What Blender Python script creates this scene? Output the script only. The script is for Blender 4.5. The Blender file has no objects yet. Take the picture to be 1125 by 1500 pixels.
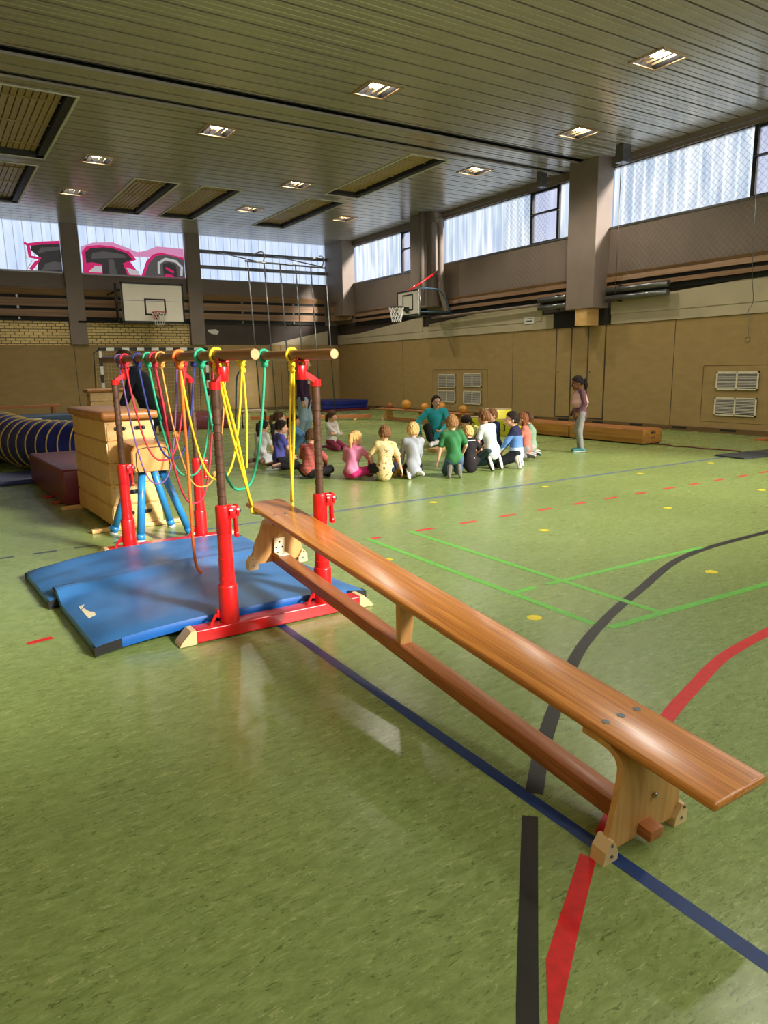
import bpy, bmesh, math, random
import numpy as np
from mathutils import Vector, Matrix, Euler

random.seed(7); np.random.seed(7)
S = bpy.context.scene
COL = S.collection
PI = math.pi

# ------------------------------------------------------------------ camera, light, exposure
XL, XR, YN, YB, ZC = -0.95, 13.673, -2.4, 24.765, 5.97      # hall: left, right, near, back walls, ceiling

def setup_camera():
    cam = bpy.data.cameras.new('camera'); o = bpy.data.objects.new('camera', cam); COL.objects.link(o)
    yaw, pitch, roll = math.radians(32.2307), math.radians(-11.5011), math.radians(-1.0924)
    f = Vector((math.sin(yaw)*math.cos(pitch), math.cos(yaw)*math.cos(pitch), math.sin(pitch)))
    r = Vector((math.cos(yaw), -math.sin(yaw), 0)); u = r.cross(f)
    r2 = r*math.cos(roll) + u*math.sin(roll); u2 = -r*math.sin(roll) + u*math.cos(roll)
    m = Matrix(((r2.x, u2.x, -f.x), (r2.y, u2.y, -f.y), (r2.z, u2.z, -f.z)))
    o.matrix_world = Matrix.Translation((0, 0, 1.45)) @ m.to_4x4()
    cam.sensor_fit = 'VERTICAL'; cam.sensor_height = 24.0; cam.sensor_width = 18.0
    cam.lens = 24.0*1038.93/1500.0
    cam.clip_start = 0.05; cam.clip_end = 200
    S.camera = o
setup_camera()

S.view_settings.view_transform = 'Standard'
S.view_settings.look = 'None'
S.view_settings.gamma = 1.0
S.view_settings.use_curve_mapping = False
S.view_settings.exposure = 0.34
S.cycles.use_denoising = True
S.cycles.max_bounces = 7; S.cycles.diffuse_bounces = 4; S.cycles.glossy_bounces = 3
S.cycles.transparent_max_bounces = 12
S.cycles.sample_clamp_indirect = 4.0
S.cycles.caustics_reflective = False; S.cycles.caustics_refractive = False

WIN_GLOW = 0.33       # daylight held in the channel glass that the photo shows
FILL_GLOW = 1.7       # raised glow of assumed, unseen windows on the camera's side, for fill light
SUN_POWER = 11.0
LAMP_POWER = 150.0

W = bpy.data.worlds.new('sky'); S.world = W; W.use_nodes = True
bg = W.node_tree.nodes['Background']; bg.inputs[0].default_value = (0.62, 0.75, 1.0, 1); bg.inputs[1].default_value = 0.55

sun = bpy.data.lights.new('sun', 'SUN'); sun.energy = SUN_POWER; sun.angle = math.radians(9); sun.color = (1.0, 0.95, 0.88)
so = bpy.data.objects.new('sun', sun); COL.objects.link(so)
so.rotation_euler = Vector((-0.36, 0.85, -0.41)).to_track_quat('-Z', 'Y').to_euler()
so.location = (22, -8, 14)

# ------------------------------------------------------------------ helpers
def tag(o, label=None, cat=None, group=None, kind=None):
    if label: o['label'] = label
    if cat: o['category'] = cat
    if group: o['group'] = group
    if kind: o['kind'] = kind
    return o

def thing(name, label, cat, loc=(0, 0, 0), rotz=0.0, group=None, rot=None):
    o = bpy.data.objects.new(name, None); COL.objects.link(o)
    o.location = loc; o.rotation_euler = rot if rot else (0, 0, rotz)
    o.empty_display_size = 0.1
    return tag(o, label, cat, group)

class MB:
    """collects shapes, becomes ONE mesh object"""
    def __init__(s): s.bm = bmesh.new()
    def _m(s, verts, mi):
        fs = set()
        for v in verts:
            for f in v.link_faces: fs.add(f)
        for f in fs: f.material_index = mi
    def box(s, c, d, rot=None, bev=0.0, seg=2, mi=0):
        M = Matrix.Translation(c) @ (Euler(rot).to_matrix().to_4x4() if rot else Matrix()) @ Matrix.Diagonal((d[0], d[1], d[2], 1))
        r = bmesh.ops.create_cube(s.bm, size=1.0, matrix=M); vs = r['verts']
        s._m(vs, mi)
        if bev > 0:
            es = list({e for v in vs for e in v.link_edges})
            bmesh.ops.bevel(s.bm, geom=es, offset=bev, segments=seg, profile=0.5, affect='EDGES')
        return s
    def b2(s, a, b, bev=0.0, seg=2, mi=0):
        return s.box([(a[i]+b[i])/2 for i in range(3)], [abs(b[i]-a[i]) for i in range(3)], None, bev, seg, mi)
    def tube(s, pts, r, n=8, closed=False, mi=0, cap=True):
        pts = [Vector(p) for p in pts]; k = len(pts)
        rs = r if isinstance(r, (list, tuple)) else [r]*k
        rings = []; prev = None
        for i, p in enumerate(pts):
            if closed: t = pts[(i+1) % k] - pts[i-1]
            else: t = pts[min(i+1, k-1)] - pts[max(i-1, 0)]
            if t.length < 1e-9: t = Vector((0, 0, 1))
            t.normalize()
            if prev is None:
                a = Vector((0, 0, 1)) if abs(t.z) < 0.9 else Vector((1, 0, 0))
                x = t.cross(a).normalized()
            else:
                x = prev - t*prev.dot(t)
                if x.length < 1e-6: x = t.orthogonal()
                x.normalize()
            prev = x; y = t.cross(x)
            rings.append([s.bm.verts.new(p + (x*math.cos(2*PI*j/n) + y*math.sin(2*PI*j/n))*rs[i]) for j in range(n)])
        m = k if closed else k-1
        for i in range(m):
            A, B = rings[i], rings[(i+1) % k]
            for j in range(n):
                f = s.bm.faces.new((A[j], A[(j+1) % n], B[(j+1) % n], B[j])); f.material_index = mi; f.smooth = True
        if cap and not closed:
            f = s.bm.faces.new(list(reversed(rings[0]))); f.material_index = mi
            f = s.bm.faces.new(rings[-1]); f.material_index = mi
        return s
    def cyl(s, a, b, r, r2=None, n=20, mi=0):
        return s.tube([a, b], [r, r if r2 is None else r2], n, mi=mi)
    def ball(s, c, r, sc=(1, 1, 1), u=16, v=10, mi=0, rot=None):
        M = Matrix.Translation(c) @ (Euler(rot).to_matrix().to_4x4() if rot else Matrix()) @ Matrix.Diagonal((r*sc[0], r*sc[1], r*sc[2], 1))
        q = bmesh.ops.create_uvsphere(s.bm, u_segments=u, v_segments=v, radius=1.0, matrix=M)
        for vv in q['verts']:
            for f in vv.link_faces: f.material_index = mi; f.smooth = True
        return s
    def poly(s, pts, mi=0):
        f = s.bm.faces.new([s.bm.verts.new(p) for p in pts]); f.material_index = mi; return s
    def prism(s, pts2, to3, h0, h1, mi=0):
        """extrude a 2-D polygon; to3(u, v, h) -> 3-D"""
        A = [s.bm.verts.new(to3(u, v, h0)) for u, v in pts2]; B = [s.bm.verts.new(to3(u, v, h1)) for u, v in pts2]
        n = len(pts2)
        s.bm.faces.new(A[::-1]).material_index = mi; s.bm.faces.new(B).material_index = mi
        for i in range(n):
            s.bm.faces.new((A[i], A[(i+1) % n], B[(i+1) % n], B[i])).material_index = mi
        return s
    def grid(s, fn, nu, nv, mi=0, smooth=True):
        V = [[s.bm.verts.new(fn(i/nu, j/nv)) for j in range(nv+1)] for i in range(nu+1)]
        for i in range(nu):
            for j in range(nv):
                f = s.bm.faces.new((V[i][j], V[i+1][j], V[i+1][j+1], V[i][j+1])); f.material_index = mi; f.smooth = smooth
        return s
    def lathe(s, prof, c=(0, 0, 0), n=24, mi=0):
        c = Vector(c); R = []
        for r, z in prof:
            R.append([s.bm.verts.new(c + Vector((r*math.cos(2*PI*j/n), r*math.sin(2*PI*j/n), z))) for j in range(n)])
        for i in range(len(prof)-1):
            for j in range(n):
                f = s.bm.faces.new((R[i][j], R[i][(j+1) % n], R[i+1][(j+1) % n], R[i+1][j])); f.material_index = mi; f.smooth = True
        s.bm.faces.new(R[0][::-1]).material_index = mi; s.bm.faces.new(R[-1]).material_index = mi
        return s
    def build(s, name, mats, parent=None, smooth=None, fix=True):
        if fix: bmesh.ops.recalc_face_normals(s.bm, faces=s.bm.faces)
        me = bpy.data.meshes.new(name); s.bm.to_mesh(me); s.bm.free()
        if not isinstance(mats, (list, tuple)): mats = [mats]
        for m in mats: me.materials.append(m)
        if smooth:
            for p in me.polygons: p.use_smooth = True
            me.set_sharp_from_angle(angle=math.radians(smooth))
        o = bpy.data.objects.new(name, me); COL.objects.link(o)
        if parent: o.parent = parent
        return o

def copy_tree(o, parent=None):
    c = o.copy(); COL.objects.link(c); c.parent = parent
    for ch in list(o.children): copy_tree(ch, c)
    return c

# ------------------------------------------------------------------ materials
def srgb(r, g, b):
    f = lambda c: (c/255/12.92) if c/255 <= 0.04045 else ((c/255+0.055)/1.055)**2.4
    return (f(r), f(g), f(b), 1.0)

def newmat(name):
    m = bpy.data.materials.new(name); m.use_nodes = True
    nt = m.node_tree; return m, nt, nt.nodes['Principled BSDF']

def N(nt, t, **kw):
    n = nt.nodes.new(t)
    for k, v in kw.items():
        if k.startswith('i_'): n.inputs[k[2:].replace('_', ' ')].default_value = v
        else: setattr(n, k, v)
    return n

def mat(name, col, rough=0.5, metal=0.0, var=0.12, scale=8.0, stretch=(1, 1, 1), bump=0.0, spec=0.5, bscale=None, coat=0.0):
    m, nt, b = newmat(name)
    b.inputs['Roughness'].default_value = rough; b.inputs['Metallic'].default_value = metal
    b.inputs['Specular IOR Level'].default_value = spec; b.inputs['Coat Weight'].default_value = coat
    tc = N(nt, 'ShaderNodeTexCoord'); mp = N(nt, 'ShaderNodeMapping'); mp.inputs['Scale'].default_value = stretch
    nt.links.new(tc.outputs['Object'], mp.inputs['Vector'])
    nz = N(nt, 'ShaderNodeTexNoise'); nz.inputs['Scale'].default_value = scale; nz.inputs['Detail'].default_value = 5.0
    nt.links.new(mp.outputs[0], nz.inputs['Vector'])
    cr = N(nt, 'ShaderNodeValToRGB')
    lo = [c*(1-var) for c in col[:3]]+[1]; hi = [min(1, c*(1+var)) for c in col[:3]]+[1]
    cr.color_ramp.elements[0].position = 0.3; cr.color_ramp.elements[0].color = lo
    cr.color_ramp.elements[1].position = 0.7; cr.color_ramp.elements[1].color = hi
    nt.links.new(nz.outputs['Fac'], cr.inputs[0]); nt.links.new(cr.outputs[0], b.inputs['Base Color'])
    if bump:
        n2 = N(nt, 'ShaderNodeTexNoise'); n2.inputs['Scale'].default_value = bscale or scale*4; n2.inputs['Detail'].default_value = 4
        nt.links.new(mp.outputs[0], n2.inputs['Vector'])
        bp = N(nt, 'ShaderNodeBump'); bp.inputs['Strength'].default_value = bump; bp.inputs['Distance'].default_value = 0.01
        nt.links.new(n2.outputs['Fac'], bp.inputs['Height']); nt.links.new(bp.outputs[0], b.inputs['Normal'])
    return m

def wood(name, c1, c2, axis=1, rough=0.35, gs=14.0, coat=0.2, fine=90.0):
    """grain lines running along a local axis"""
    m, nt, b = newmat(name)
    b.inputs['Roughness'].default_value = rough; b.inputs['Coat Weight'].default_value = coat; b.inputs['Coat Roughness'].default_value = 0.2
    tc = N(nt, 'ShaderNodeTexCoord'); mp = N(nt, 'ShaderNodeMapping')
    sc = [1.0, 1.0, 1.0]; sc[axis] = 0.022
    mp.inputs['Scale'].default_value = sc; nt.links.new(tc.outputs['Object'], mp.inputs['Vector'])
    n1 = N(nt, 'ShaderNodeTexNoise'); n1.inputs['Scale'].default_value = gs; n1.inputs['Detail'].default_value = 6; n1.inputs['Roughness'].default_value = 0.6
    n2 = N(nt, 'ShaderNodeTexNoise'); n2.inputs['Scale'].default_value = fine; n2.inputs['Detail'].default_value = 3
    for n in (n1, n2): nt.links.new(mp.outputs[0], n.inputs['Vector'])
    mx = N(nt, 'ShaderNodeMath', operation='MULTIPLY_ADD'); mx.inputs[1].default_value = 0.5
    nt.links.new(n2.outputs['Fac'], mx.inputs[0]); 
    h = N(nt, 'ShaderNodeMath', operation='MULTIPLY'); h.inputs[1].default_value = 0.5
    nt.links.new(n1.outputs['Fac'], h.inputs[0]); nt.links.new(h.outputs[0], mx.inputs[2])
    cr = N(nt, 'ShaderNodeValToRGB'); cr.color_ramp.elements[0].position = 0.38; cr.color_ramp.elements[1].position = 0.62
    cr.color_ramp.elements[0].color = c1; cr.color_ramp.elements[1].color = c2
    nt.links.new(mx.outputs[0], cr.inputs[0]); nt.links.new(cr.outputs[0], b.inputs['Base Color'])
    bp = N(nt, 'ShaderNodeBump'); bp.inputs['Strength'].default_value = 0.08; bp.inputs['Distance'].default_value = 0.004
    nt.links.new(mx.outputs[0], bp.inputs['Height']); nt.links.new(bp.outputs[0], b.inputs['Normal'])
    return m

def emis(name, col, st):
    m, nt, b = newmat(name)
    b.inputs['Base Color'].default_value = col; b.inputs['Emission Color'].default_value = col; b.inputs['Emission Strength'].default_value = st
    return m

M = {}
M['white'] = mat('white_paint', srgb(225, 222, 212), 0.5, var=0.05)
M['black'] = mat('black_paint', srgb(18, 18, 18), 0.45, var=0.2)
M['dark'] = mat('dark_void', srgb(30, 27, 24), 0.8, var=0.3)
M['steel'] = mat('grey_steel', srgb(120, 120, 118), 0.35, 0.8, var=0.1)
M['chrome'] = mat('worn_chrome', srgb(170, 170, 165), 0.25, 0.9, var=0.1)
M['red'] = mat('red_lacquer', srgb(212, 22, 26), 0.32, var=0.10, scale=14, coat=0.3)
M['post'] = mat('browned_steel_tube', srgb(96, 70, 56), 0.38, 0.45, var=0.25, scale=20)
M['bar_wood'] = wood('bar_wood', srgb(104, 72, 42), srgb(150, 108, 66), 1, 0.45)
M['bar_end'] = mat('bar_end_grain', srgb(204, 154, 104), 0.7, var=0.12, scale=40)
M['bench_top'] = wood('orange_pine', srgb(168, 98, 36), srgb(218, 144, 64), 1, 0.28, 30, 0.35, 130)
M['bench_rail'] = wood('brown_pine', srgb(150, 84, 38), srgb(192, 122, 68), 1, 0.42, 30, 0.1, 130)
M['ply'] = wood('light_plywood', srgb(196, 142, 78), srgb(222, 174, 108), 2, 0.42, 6, 0.15, 40)
M['cream_plastic'] = mat('cream_plastic', srgb(226, 198, 146), 0.45, var=0.06)
M['cream_metal'] = mat('cream_metal', srgb(232, 220, 186), 0.4, var=0.05)
M['mat_blue'] = mat('blue_vinyl', srgb(56, 112, 170), 0.36, var=0.18, scale=3.5, bump=0.10, bscale=9)
M['mat_side'] = mat('blue_vinyl_side', srgb(28, 96, 176), 0.40, var=0.1, scale=5)
M['maroon'] = mat('maroon_vinyl', srgb(112, 30, 42), 0.34, var=0.2, scale=4, bump=0.3, bscale=6, stretch=(1, 4, 1))
M['box_ply'] = wood('box_plywood', srgb(220, 170, 102), srgb(236, 194, 128), 0, 0.34, 5, 0.25, 30)
M['leather'] = mat('tan_leather', srgb(184, 122, 64), 0.38, var=0.2, scale=9, bump=0.1)
M['leather_light'] = mat('light_leather', srgb(204, 146, 80), 0.4, var=0.14, scale=9, bump=0.08)
M['buck_blue'] = mat('blue_lacquer', srgb(40, 130, 196), 0.3, var=0.08, coat=0.3)
M['rubber'] = mat('pale_rubber', srgb(196, 200, 200), 0.6, var=0.05)
M['darkrubber'] = mat('dark_rubber', srgb(58, 60, 62), 0.7, var=0.15)

# floor: marbled green linoleum, grain running across the hall
def floor_mat():
    m, nt, b = newmat('green_linoleum')
    tc = N(nt, 'ShaderNodeTexCoord')
    def noise(sc, st, det=5, rough=0.55, dist=0.0):
        mp = N(nt, 'ShaderNodeMapping'); mp.inputs['Scale'].default_value = st; nt.links.new(tc.outputs['Object'], mp.inputs['Vector'])
        n = N(nt, 'ShaderNodeTexNoise'); n.inputs['Scale'].default_value = sc; n.inputs['Detail'].default_value = det
        n.inputs['Roughness'].default_value = rough; n.inputs['Distortion'].default_value = dist
        nt.links.new(mp.outputs[0], n.inputs['Vector']); return n
    def ramp(src, p0, p1, c0, c1):
        r = N(nt, 'ShaderNodeValToRGB'); r.color_ramp.elements[0].position = p0; r.color_ramp.elements[1].position = p1
        r.color_ramp.elements[0].color = c0; r.color_ramp.elements[1].color = c1; nt.links.new(src, r.inputs[0]); return r
    base = ramp(noise(24, (0.5, 1.2, 1), 12, 0.78, 0.4).outputs['Fac'], 0.32, 0.68, srgb(116, 134, 70), srgb(152, 172, 104))
    def mixin(prev, fac, col):
        mx = N(nt, 'ShaderNodeMix', data_type='RGBA'); nt.links.new(fac, mx.inputs['Factor']); nt.links.new(prev, mx.inputs['A'])
        mx.inputs['B'].default_value = col; return mx.outputs['Result']
    bl = (0, 0, 0, 1); wh = (1, 1, 1, 1)
    dk = ramp(noise(38, (0.45, 1.5, 1), 6, 0.72, 1.6).outputs['Fac'], 0.57, 0.63, bl, (0.60, 0.60, 0.60, 1))
    lt = ramp(noise(34, (0.45, 1.6, 1), 6, 0.7, 1.8).outputs['Fac'], 0.58, 0.64, bl, (0.42, 0.42, 0.42, 1))
    c = mixin(base.outputs[0], dk.outputs[0], srgb(58, 68, 28))
    c = mixin(c, lt.outputs[0], srgb(202, 208, 146))
    nt.links.new(c, b.inputs['Base Color'])
    rr = ramp(noise(2.2, (0.6, 1.5, 1), 4).outputs['Fac'], 0.3, 0.7, (0.22,)*3+(1,), (0.30,)*3+(1,))
    nt.links.new(rr.outputs[0], b.inputs['Roughness']); b.inputs['Specular IOR Level'].default_value = 0.32
    bp = N(nt, 'ShaderNodeBump'); bp.inputs['Strength'].default_value = 0.03; bp.inputs['Distance'].default_value = 0.01
    nt.links.new(noise(5, (1, 1, 1), 3).outputs['Fac'], bp.inputs['Height']); nt.links.new(bp.outputs[0], b.inputs['Normal'])
    return m
M['floor'] = floor_mat()
M['wall_beige'] = mat('beige_felt_panel', srgb(162, 134, 84), 0.75, var=0.08, scale=3, stretch=(1, 1, 2.5), bump=0.05, bscale=60)
M['cream_wall'] = mat('cream_board', srgb(184, 170, 140), 0.7, var=0.07, scale=2)
M['brown_wall'] = mat('brown_grey_paint', srgb(132, 116, 104), 0.65, var=0.08, scale=1.5)
M['column'] = mat('taupe_concrete_paint', srgb(136, 120, 108), 0.6, var=0.08, scale=2)
M['board_wood'] = wood('impact_board', srgb(124, 92, 62), srgb(158, 122, 86), 0, 0.55, 6, 0.0, 30)
M['board_woody'] = wood('impact_board_side', srgb(124, 92, 62), srgb(158, 122, 86), 1, 0.55, 6, 0.0, 30)
M['darkbrown'] = mat('dark_brown_board', srgb(66, 54, 46), 0.7, var=0.15, scale=2)
M['ceil'] = mat('ceiling_lamella', srgb(188, 180, 168), 0.22, 0.25, var=0.05, scale=3, spec=0.6)
M['ceil_dark'] = mat('ceiling_groove', srgb(34, 33, 28), 0.6, var=0.1)
M['heater'] = mat('heater_panel', srgb(196, 168, 126), 0.5, var=0.1, scale=3)
M['baseboard'] = wood('skirting_wood', srgb(92, 70, 40), srgb(120, 92, 56), 1, 0.5, 6, 0.0, 30)

def brick_mat():
    m, nt, b = newmat('yellow_brick')
    tc = N(nt, 'ShaderNodeTexCoord'); sp = N(nt, 'ShaderNodeSeparateXYZ'); cb = N(nt, 'ShaderNodeCombineXYZ')
    nt.links.new(tc.outputs['Object'], sp.inputs[0]); nt.links.new(sp.outputs['X'], cb.inputs['X']); nt.links.new(sp.outputs['Z'], cb.inputs['Y'])
    br = N(nt, 'ShaderNodeTexBrick'); nt.links.new(cb.outputs[0], br.inputs['Vector'])
    br.inputs['Color1'].default_value = srgb(250, 222, 156); br.inputs['Color2'].default_value = srgb(230, 200, 136); br.inputs['Mortar'].default_value = srgb(104, 84, 54)
    br.inputs['Scale'].default_value = 1.0; br.inputs['Brick Width'].default_value = 0.26; br.inputs['Row Height'].default_value = 0.088; br.inputs['Mortar Size'].default_value = 0.011
    nt.links.new(br.outputs['Color'], b.inputs['Base Color']); b.inputs['Roughness'].default_value = 0.8
    bp = N(nt, 'ShaderNodeBump'); bp.inputs['Strength'].default_value = 0.5; bp.inputs['Distance'].default_value = 0.01; bp.invert = True
    nt.links.new(br.outputs['Fac'], bp.inputs['Height']); nt.links.new(bp.outputs[0], b.inputs['Normal'])
    return m
M['brick'] = brick_mat()

def glass_mat(name, glow, c_lo, c_hi, clear=0.78, axis='Y', pitch=0.25, seam=0.35, streak=1.0):
    """translucent channel glass: daylight scattered in it, part of the sun passes straight through"""
    m = bpy.data.materials.new(name); m.use_nodes = True; nt = m.node_tree; nt.nodes.clear()
    out = N(nt, 'ShaderNodeOutputMaterial'); tc = N(nt, 'ShaderNodeTexCoord'); sp = N(nt, 'ShaderNodeSeparateXYZ')
    nt.links.new(tc.outputs['Object'], sp.inputs[0])
    mp = N(nt, 'ShaderNodeMapping'); mp.inputs['Scale'].default_value = (3.2, 3.2, 0.45); nt.links.new(tc.outputs['Object'], mp.inputs[0])
    nz = N(nt, 'ShaderNodeTexNoise'); nz.inputs['Scale'].default_value = 1.6; nz.inputs['Detail'].default_value = 4; nz.inputs['Distortion'].default_value = 0.32
    nt.links.new(mp.outputs[0], nz.inputs['Vector'])
    cr = N(nt, 'ShaderNodeValToRGB'); cr.color_ramp.elements[0].position = 0.36; cr.color_ramp.elements[1].position = 0.66
    cr.color_ramp.elements[0].color = c_lo; cr.color_ramp.elements[1].color = c_hi; nt.links.new(nz.outputs['Fac'], cr.inputs[0])
    # line per channel: dark joint, or a bright streak of glare put into the glow
    fr = N(nt, 'ShaderNodeMath', operation='DIVIDE'); fr.inputs[1].default_value = pitch; nt.links.new(sp.outputs[axis], fr.inputs[0])
    f2 = N(nt, 'ShaderNodeMath', operation='FRACT'); nt.links.new(fr.outputs[0], f2.inputs[0])
    cmp_ = N(nt, 'ShaderNodeMath', operation='COMPARE'); cmp_.inputs[1].default_value = 0.5; cmp_.inputs[2].default_value = 0.10 if seam > 1 else 0.045
    nt.links.new(f2.outputs[0], cmp_.inputs[0])
    ml = N(nt, 'ShaderNodeMath', operation='MULTIPLY_ADD'); ml.inputs[1].default_value = seam-1; ml.inputs[2].default_value = 1.0
    nt.links.new(cmp_.outputs[0], ml.inputs[0])
    st = N(nt, 'ShaderNodeMath', operation='MULTIPLY'); st.inputs[1].default_value = glow; nt.links.new(ml.outputs[0], st.inputs[0])
    em = N(nt, 'ShaderNodeEmission'); nt.links.new(cr.outputs[0], em.inputs[0]); nt.links.new(st.outputs[0], em.inputs[1])
    tr = N(nt, 'ShaderNodeBsdfTransparent'); tr.inputs[0].default_value = (clear, clear, clear, 1)
    ad = N(nt, 'ShaderNodeAddShader'); nt.links.new(em.outputs[0], ad.inputs[0]); nt.links.new(tr.outputs[0], ad.inputs[1])
    nt.links.new(ad.outputs[0], out.inputs['Surface'])
    return m
M['glass_side'] = glass_mat('channel_glass_side', WIN_GLOW, srgb(160, 176, 192), srgb(250, 252, 248), axis='Y', pitch=0.27, seam=1.55)
M['glass_back'] = glass_mat('channel_glass_back', WIN_GLOW, srgb(176, 196, 226), srgb(222, 232, 246), axis='X', pitch=0.262, seam=0.28)
M['glass_clear'] = glass_mat('window_pane', WIN_GLOW*0.9, srgb(176, 178, 206), srgb(226, 224, 238), axis='Y', pitch=9, seam=1.0)
M['glass_near'] = glass_mat('channel_glass_near', FILL_GLOW, srgb(240, 240, 236), srgb(255, 252, 240), axis='X', pitch=0.262, seam=0.8)
M['glass_fill'] = glass_mat('channel_glass_fill', FILL_GLOW, srgb(240, 240, 236), srgb(255, 252, 240), axis='Y', pitch=0.27, seam=0.8)  # brighter copy of the side glass, glow raised to fill the hall

# ------------------------------------------------------------------ the hall
def struct(mb, name, m, parent=None, smooth=None):
    o = mb.build(name, m, parent, smooth)
    if not parent: o['kind'] = 'structure'
    return o
b = MB(); b.b2((XL-.2, YN-.2, -.2), (XR+.3, YB+.3, 0)); struct(b, 'floor', M['floor'])
# left and near walls (outside the frame)
b = MB(); b.b2((XL-.2, YN-.2, 0), (XL, YB+.2, 2.34)); b.b2((XL-.2, YN-.2, 2.34), (XL, YB+.2, 6.4), mi=1); struct(b, 'wall_left', [M['wall_beige'], M['brown_wall']])
b = MB(); b.b2((XL, YN-.2, 0), (XR, YN, 2.34)); b.b2((XL, YN-.2, 2.34), (XR, YN, 2.8), mi=1); b.b2((XL, YN-.2, 5.85), (XR, YN, 6.4), mi=1)
struct(b, 'wall_near', [M['wall_beige'], M['brown_wall']])
b = MB(); b.b2((XL, YN-.10, 2.8), (XR, YN-.08, 5.85)); o = struct(b, 'window_7', M['glass_near'])  # assumed window, unseen; its height and glow are shaped for the light
for i in range(5):
    b = MB(); x = XL+1.2+i*3.0; b.b2((x, YN-.15, 2.8), (x+.12, YN-.02, 5.85)); b.build('mullion', M['column'], o)

# right wall
ZS, ZT = 4.49, 5.78          # window sill and head
b = MB()
b.b2((XR, YN, 0.0), (XR+.25, YB+.2, 2.34), mi=0)
b.b2((XR+.02, YN, 2.34), (XR+.25, YB+.2, 3.1), mi=2)
b.b2((XR+.0, YN, 3.1), (XR+.25, YB+.2, ZS), mi=1)
b.b2((XR-.02, YN, ZT), (XR+.25, YB+.2, 6.4), mi=1)
for y in (9.85, 14.9, 20.3, 6.3, 1.2): b.b2((XR-.004, y, .10), (XR+.01, y+.012, 2.34), mi=2)
struct(b, 'wall_right', [M['wall_beige'], M['brown_wall'], M['darkbrown']])
b = MB(); b.b2((XR-.05, YN, 0), (XR, YB, .10)); 
for i in range(24): b.b2((XR-.055, YN+.6+i*1.12, .045), (XR-.04, YN+.95+i*1.12, .085), mi=1)
struct(b, 'baseboard_right', [M['baseboard'], M['dark']])
# cream boards above the beige panel: a straight band and pieces with sloping tops
b = MB()
for y0, y1 in ((YN, 11.57), (13.40, YB)): b.b2((XR-.03, y0, 2.345), (XR+.01, y1, 2.70), bev=.004)
for (ya, za, yb, zb) in ((24.3, 2.60, 19.1, 3.02), (18.75, 2.76, 13.8, 3.10), (11.57, 2.84, 5.2, 3.16)):
    b.prism([(ya, 2.56), (ya, za), (yb, zb), (yb, 2.56)], lambda u, v, h: (XR+h, u, v), -.045, .0)
struct(b, 'trim_1', M['cream_wall'])
# impact boards under the windows of the right wall
BR = [(12.7, 18.0), (18.9, 23.3), (5.9, 11.70), (-.5, 5.0)]
b = MB()
for y0, y1 in BR:
    b.box((XR-.09, (y0+y1)/2, 3.335), (.03, y1-y0, .115), rot=(0, .25, 0)); b.box((XR-.12, (y0+y1)/2, 3.15), (.03, y1-y0, .09), rot=(0, .1, 0))
    b.box((XR-.05, (y0+y1)/2, 3.43), (.02, y1-y0, .09), rot=(0, -.5, 0))
struct(b, 'trim_2', M['board_woody'])
b = MB()
for y0, y1 in BR: b.b2((XR-.06, y0, 3.0), (XR-.01, y1, 3.40))
struct(b, 'trim_3', M['dark'])
# columns on the right wall
def column(y0, y1, x0=13.2, z0=2.72):
    b = MB(); b.b2((x0, y0, z0), (XR+.05, y1, ZC), bev=.01); struct(b, 'column', M['column'])
column(11.73, 12.58); column(18.05, 19.2, 13.25, 3.25); column(23.46, YB, 13.2, 3.35); column(5.25, 6.1); column(-.9, -.05)
b = MB(); b.b2((13.24, 11.95, 2.34), (XR, 12.3, 2.72)); struct(b, 'trim_4', M['box_ply'])
b = MB(); b.b2((XR-.02, 11.6, 2.34), (XR, 13.4, 2.72)); struct(b, 'trim_5', M['dark'])
# windows of the right wall
def side_window(n, y0, y1, fill=False, op=None):
    """y0 < y1; op = (ya, yb) of the opening sash"""
    root = bpy.data.objects.new('window_%d' % n, None); COL.objects.link(root); root['kind'] = 'structure'
    g = M['glass_fill'] if fill else M['glass_side']
    X = XR+.10
    if op:
        for a, c in ((y0, op[0]), (op[1], y1)):
            if c-a > .05: b = MB(); b.b2((X, a, ZS), (X+.02, c, ZT)); b.build('channel_glass', g, root)
        b = MB(); b.b2((X, op[0], ZS), (X+.015, op[1], ZT)); b.build('pane', M['glass_clear'], root)
        b = MB()
        for y in op: b.b2((X-.06, y-.04, ZS), (X+.05, y+.04, ZT))
        b.b2((X-.05, op[0], ZS), (X+.04, op[1], ZS+.05)); b.b2((X-.05, op[0], ZT-.06), (X+.04, op[1], ZT))
        b.b2((X-.06, op[0], ZS+.72), (X+.02, op[1], ZS+.76))
        b.build('sash', M['black'], root)
        b = MB(); b.cyl((X-.07, op[1]+.02, ZS+.74), (X-.07, op[0]-.05, ZS+.70), .012); b.build('sash_rod', M['steel'], root)
    else:
        b = MB(); b.b2((X, y0, ZS), (X+.02, y1, ZT)); b.build('channel_glass', g, root)
    b = MB(); b.b2((XR-.02, y0, ZS-.03), (XR+.16, y1, ZS+.015)); b.b2((XR+.04, y0, ZT-.02), (XR+.16, y1, ZT)); b.build('window_sill', M['steel'], root)
    return root
side_window(1, 19.2, 23.46, op=(19.75, 20.35)); side_window(2, 12.58, 18.05, op=(13.42, 14.35))
side_window(3, 6.1, 11.73, op=(7.45, 8.40)); side_window(8, -.05, 5.25, fill=True); side_window(9, YN, -.9, fill=True)

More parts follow.
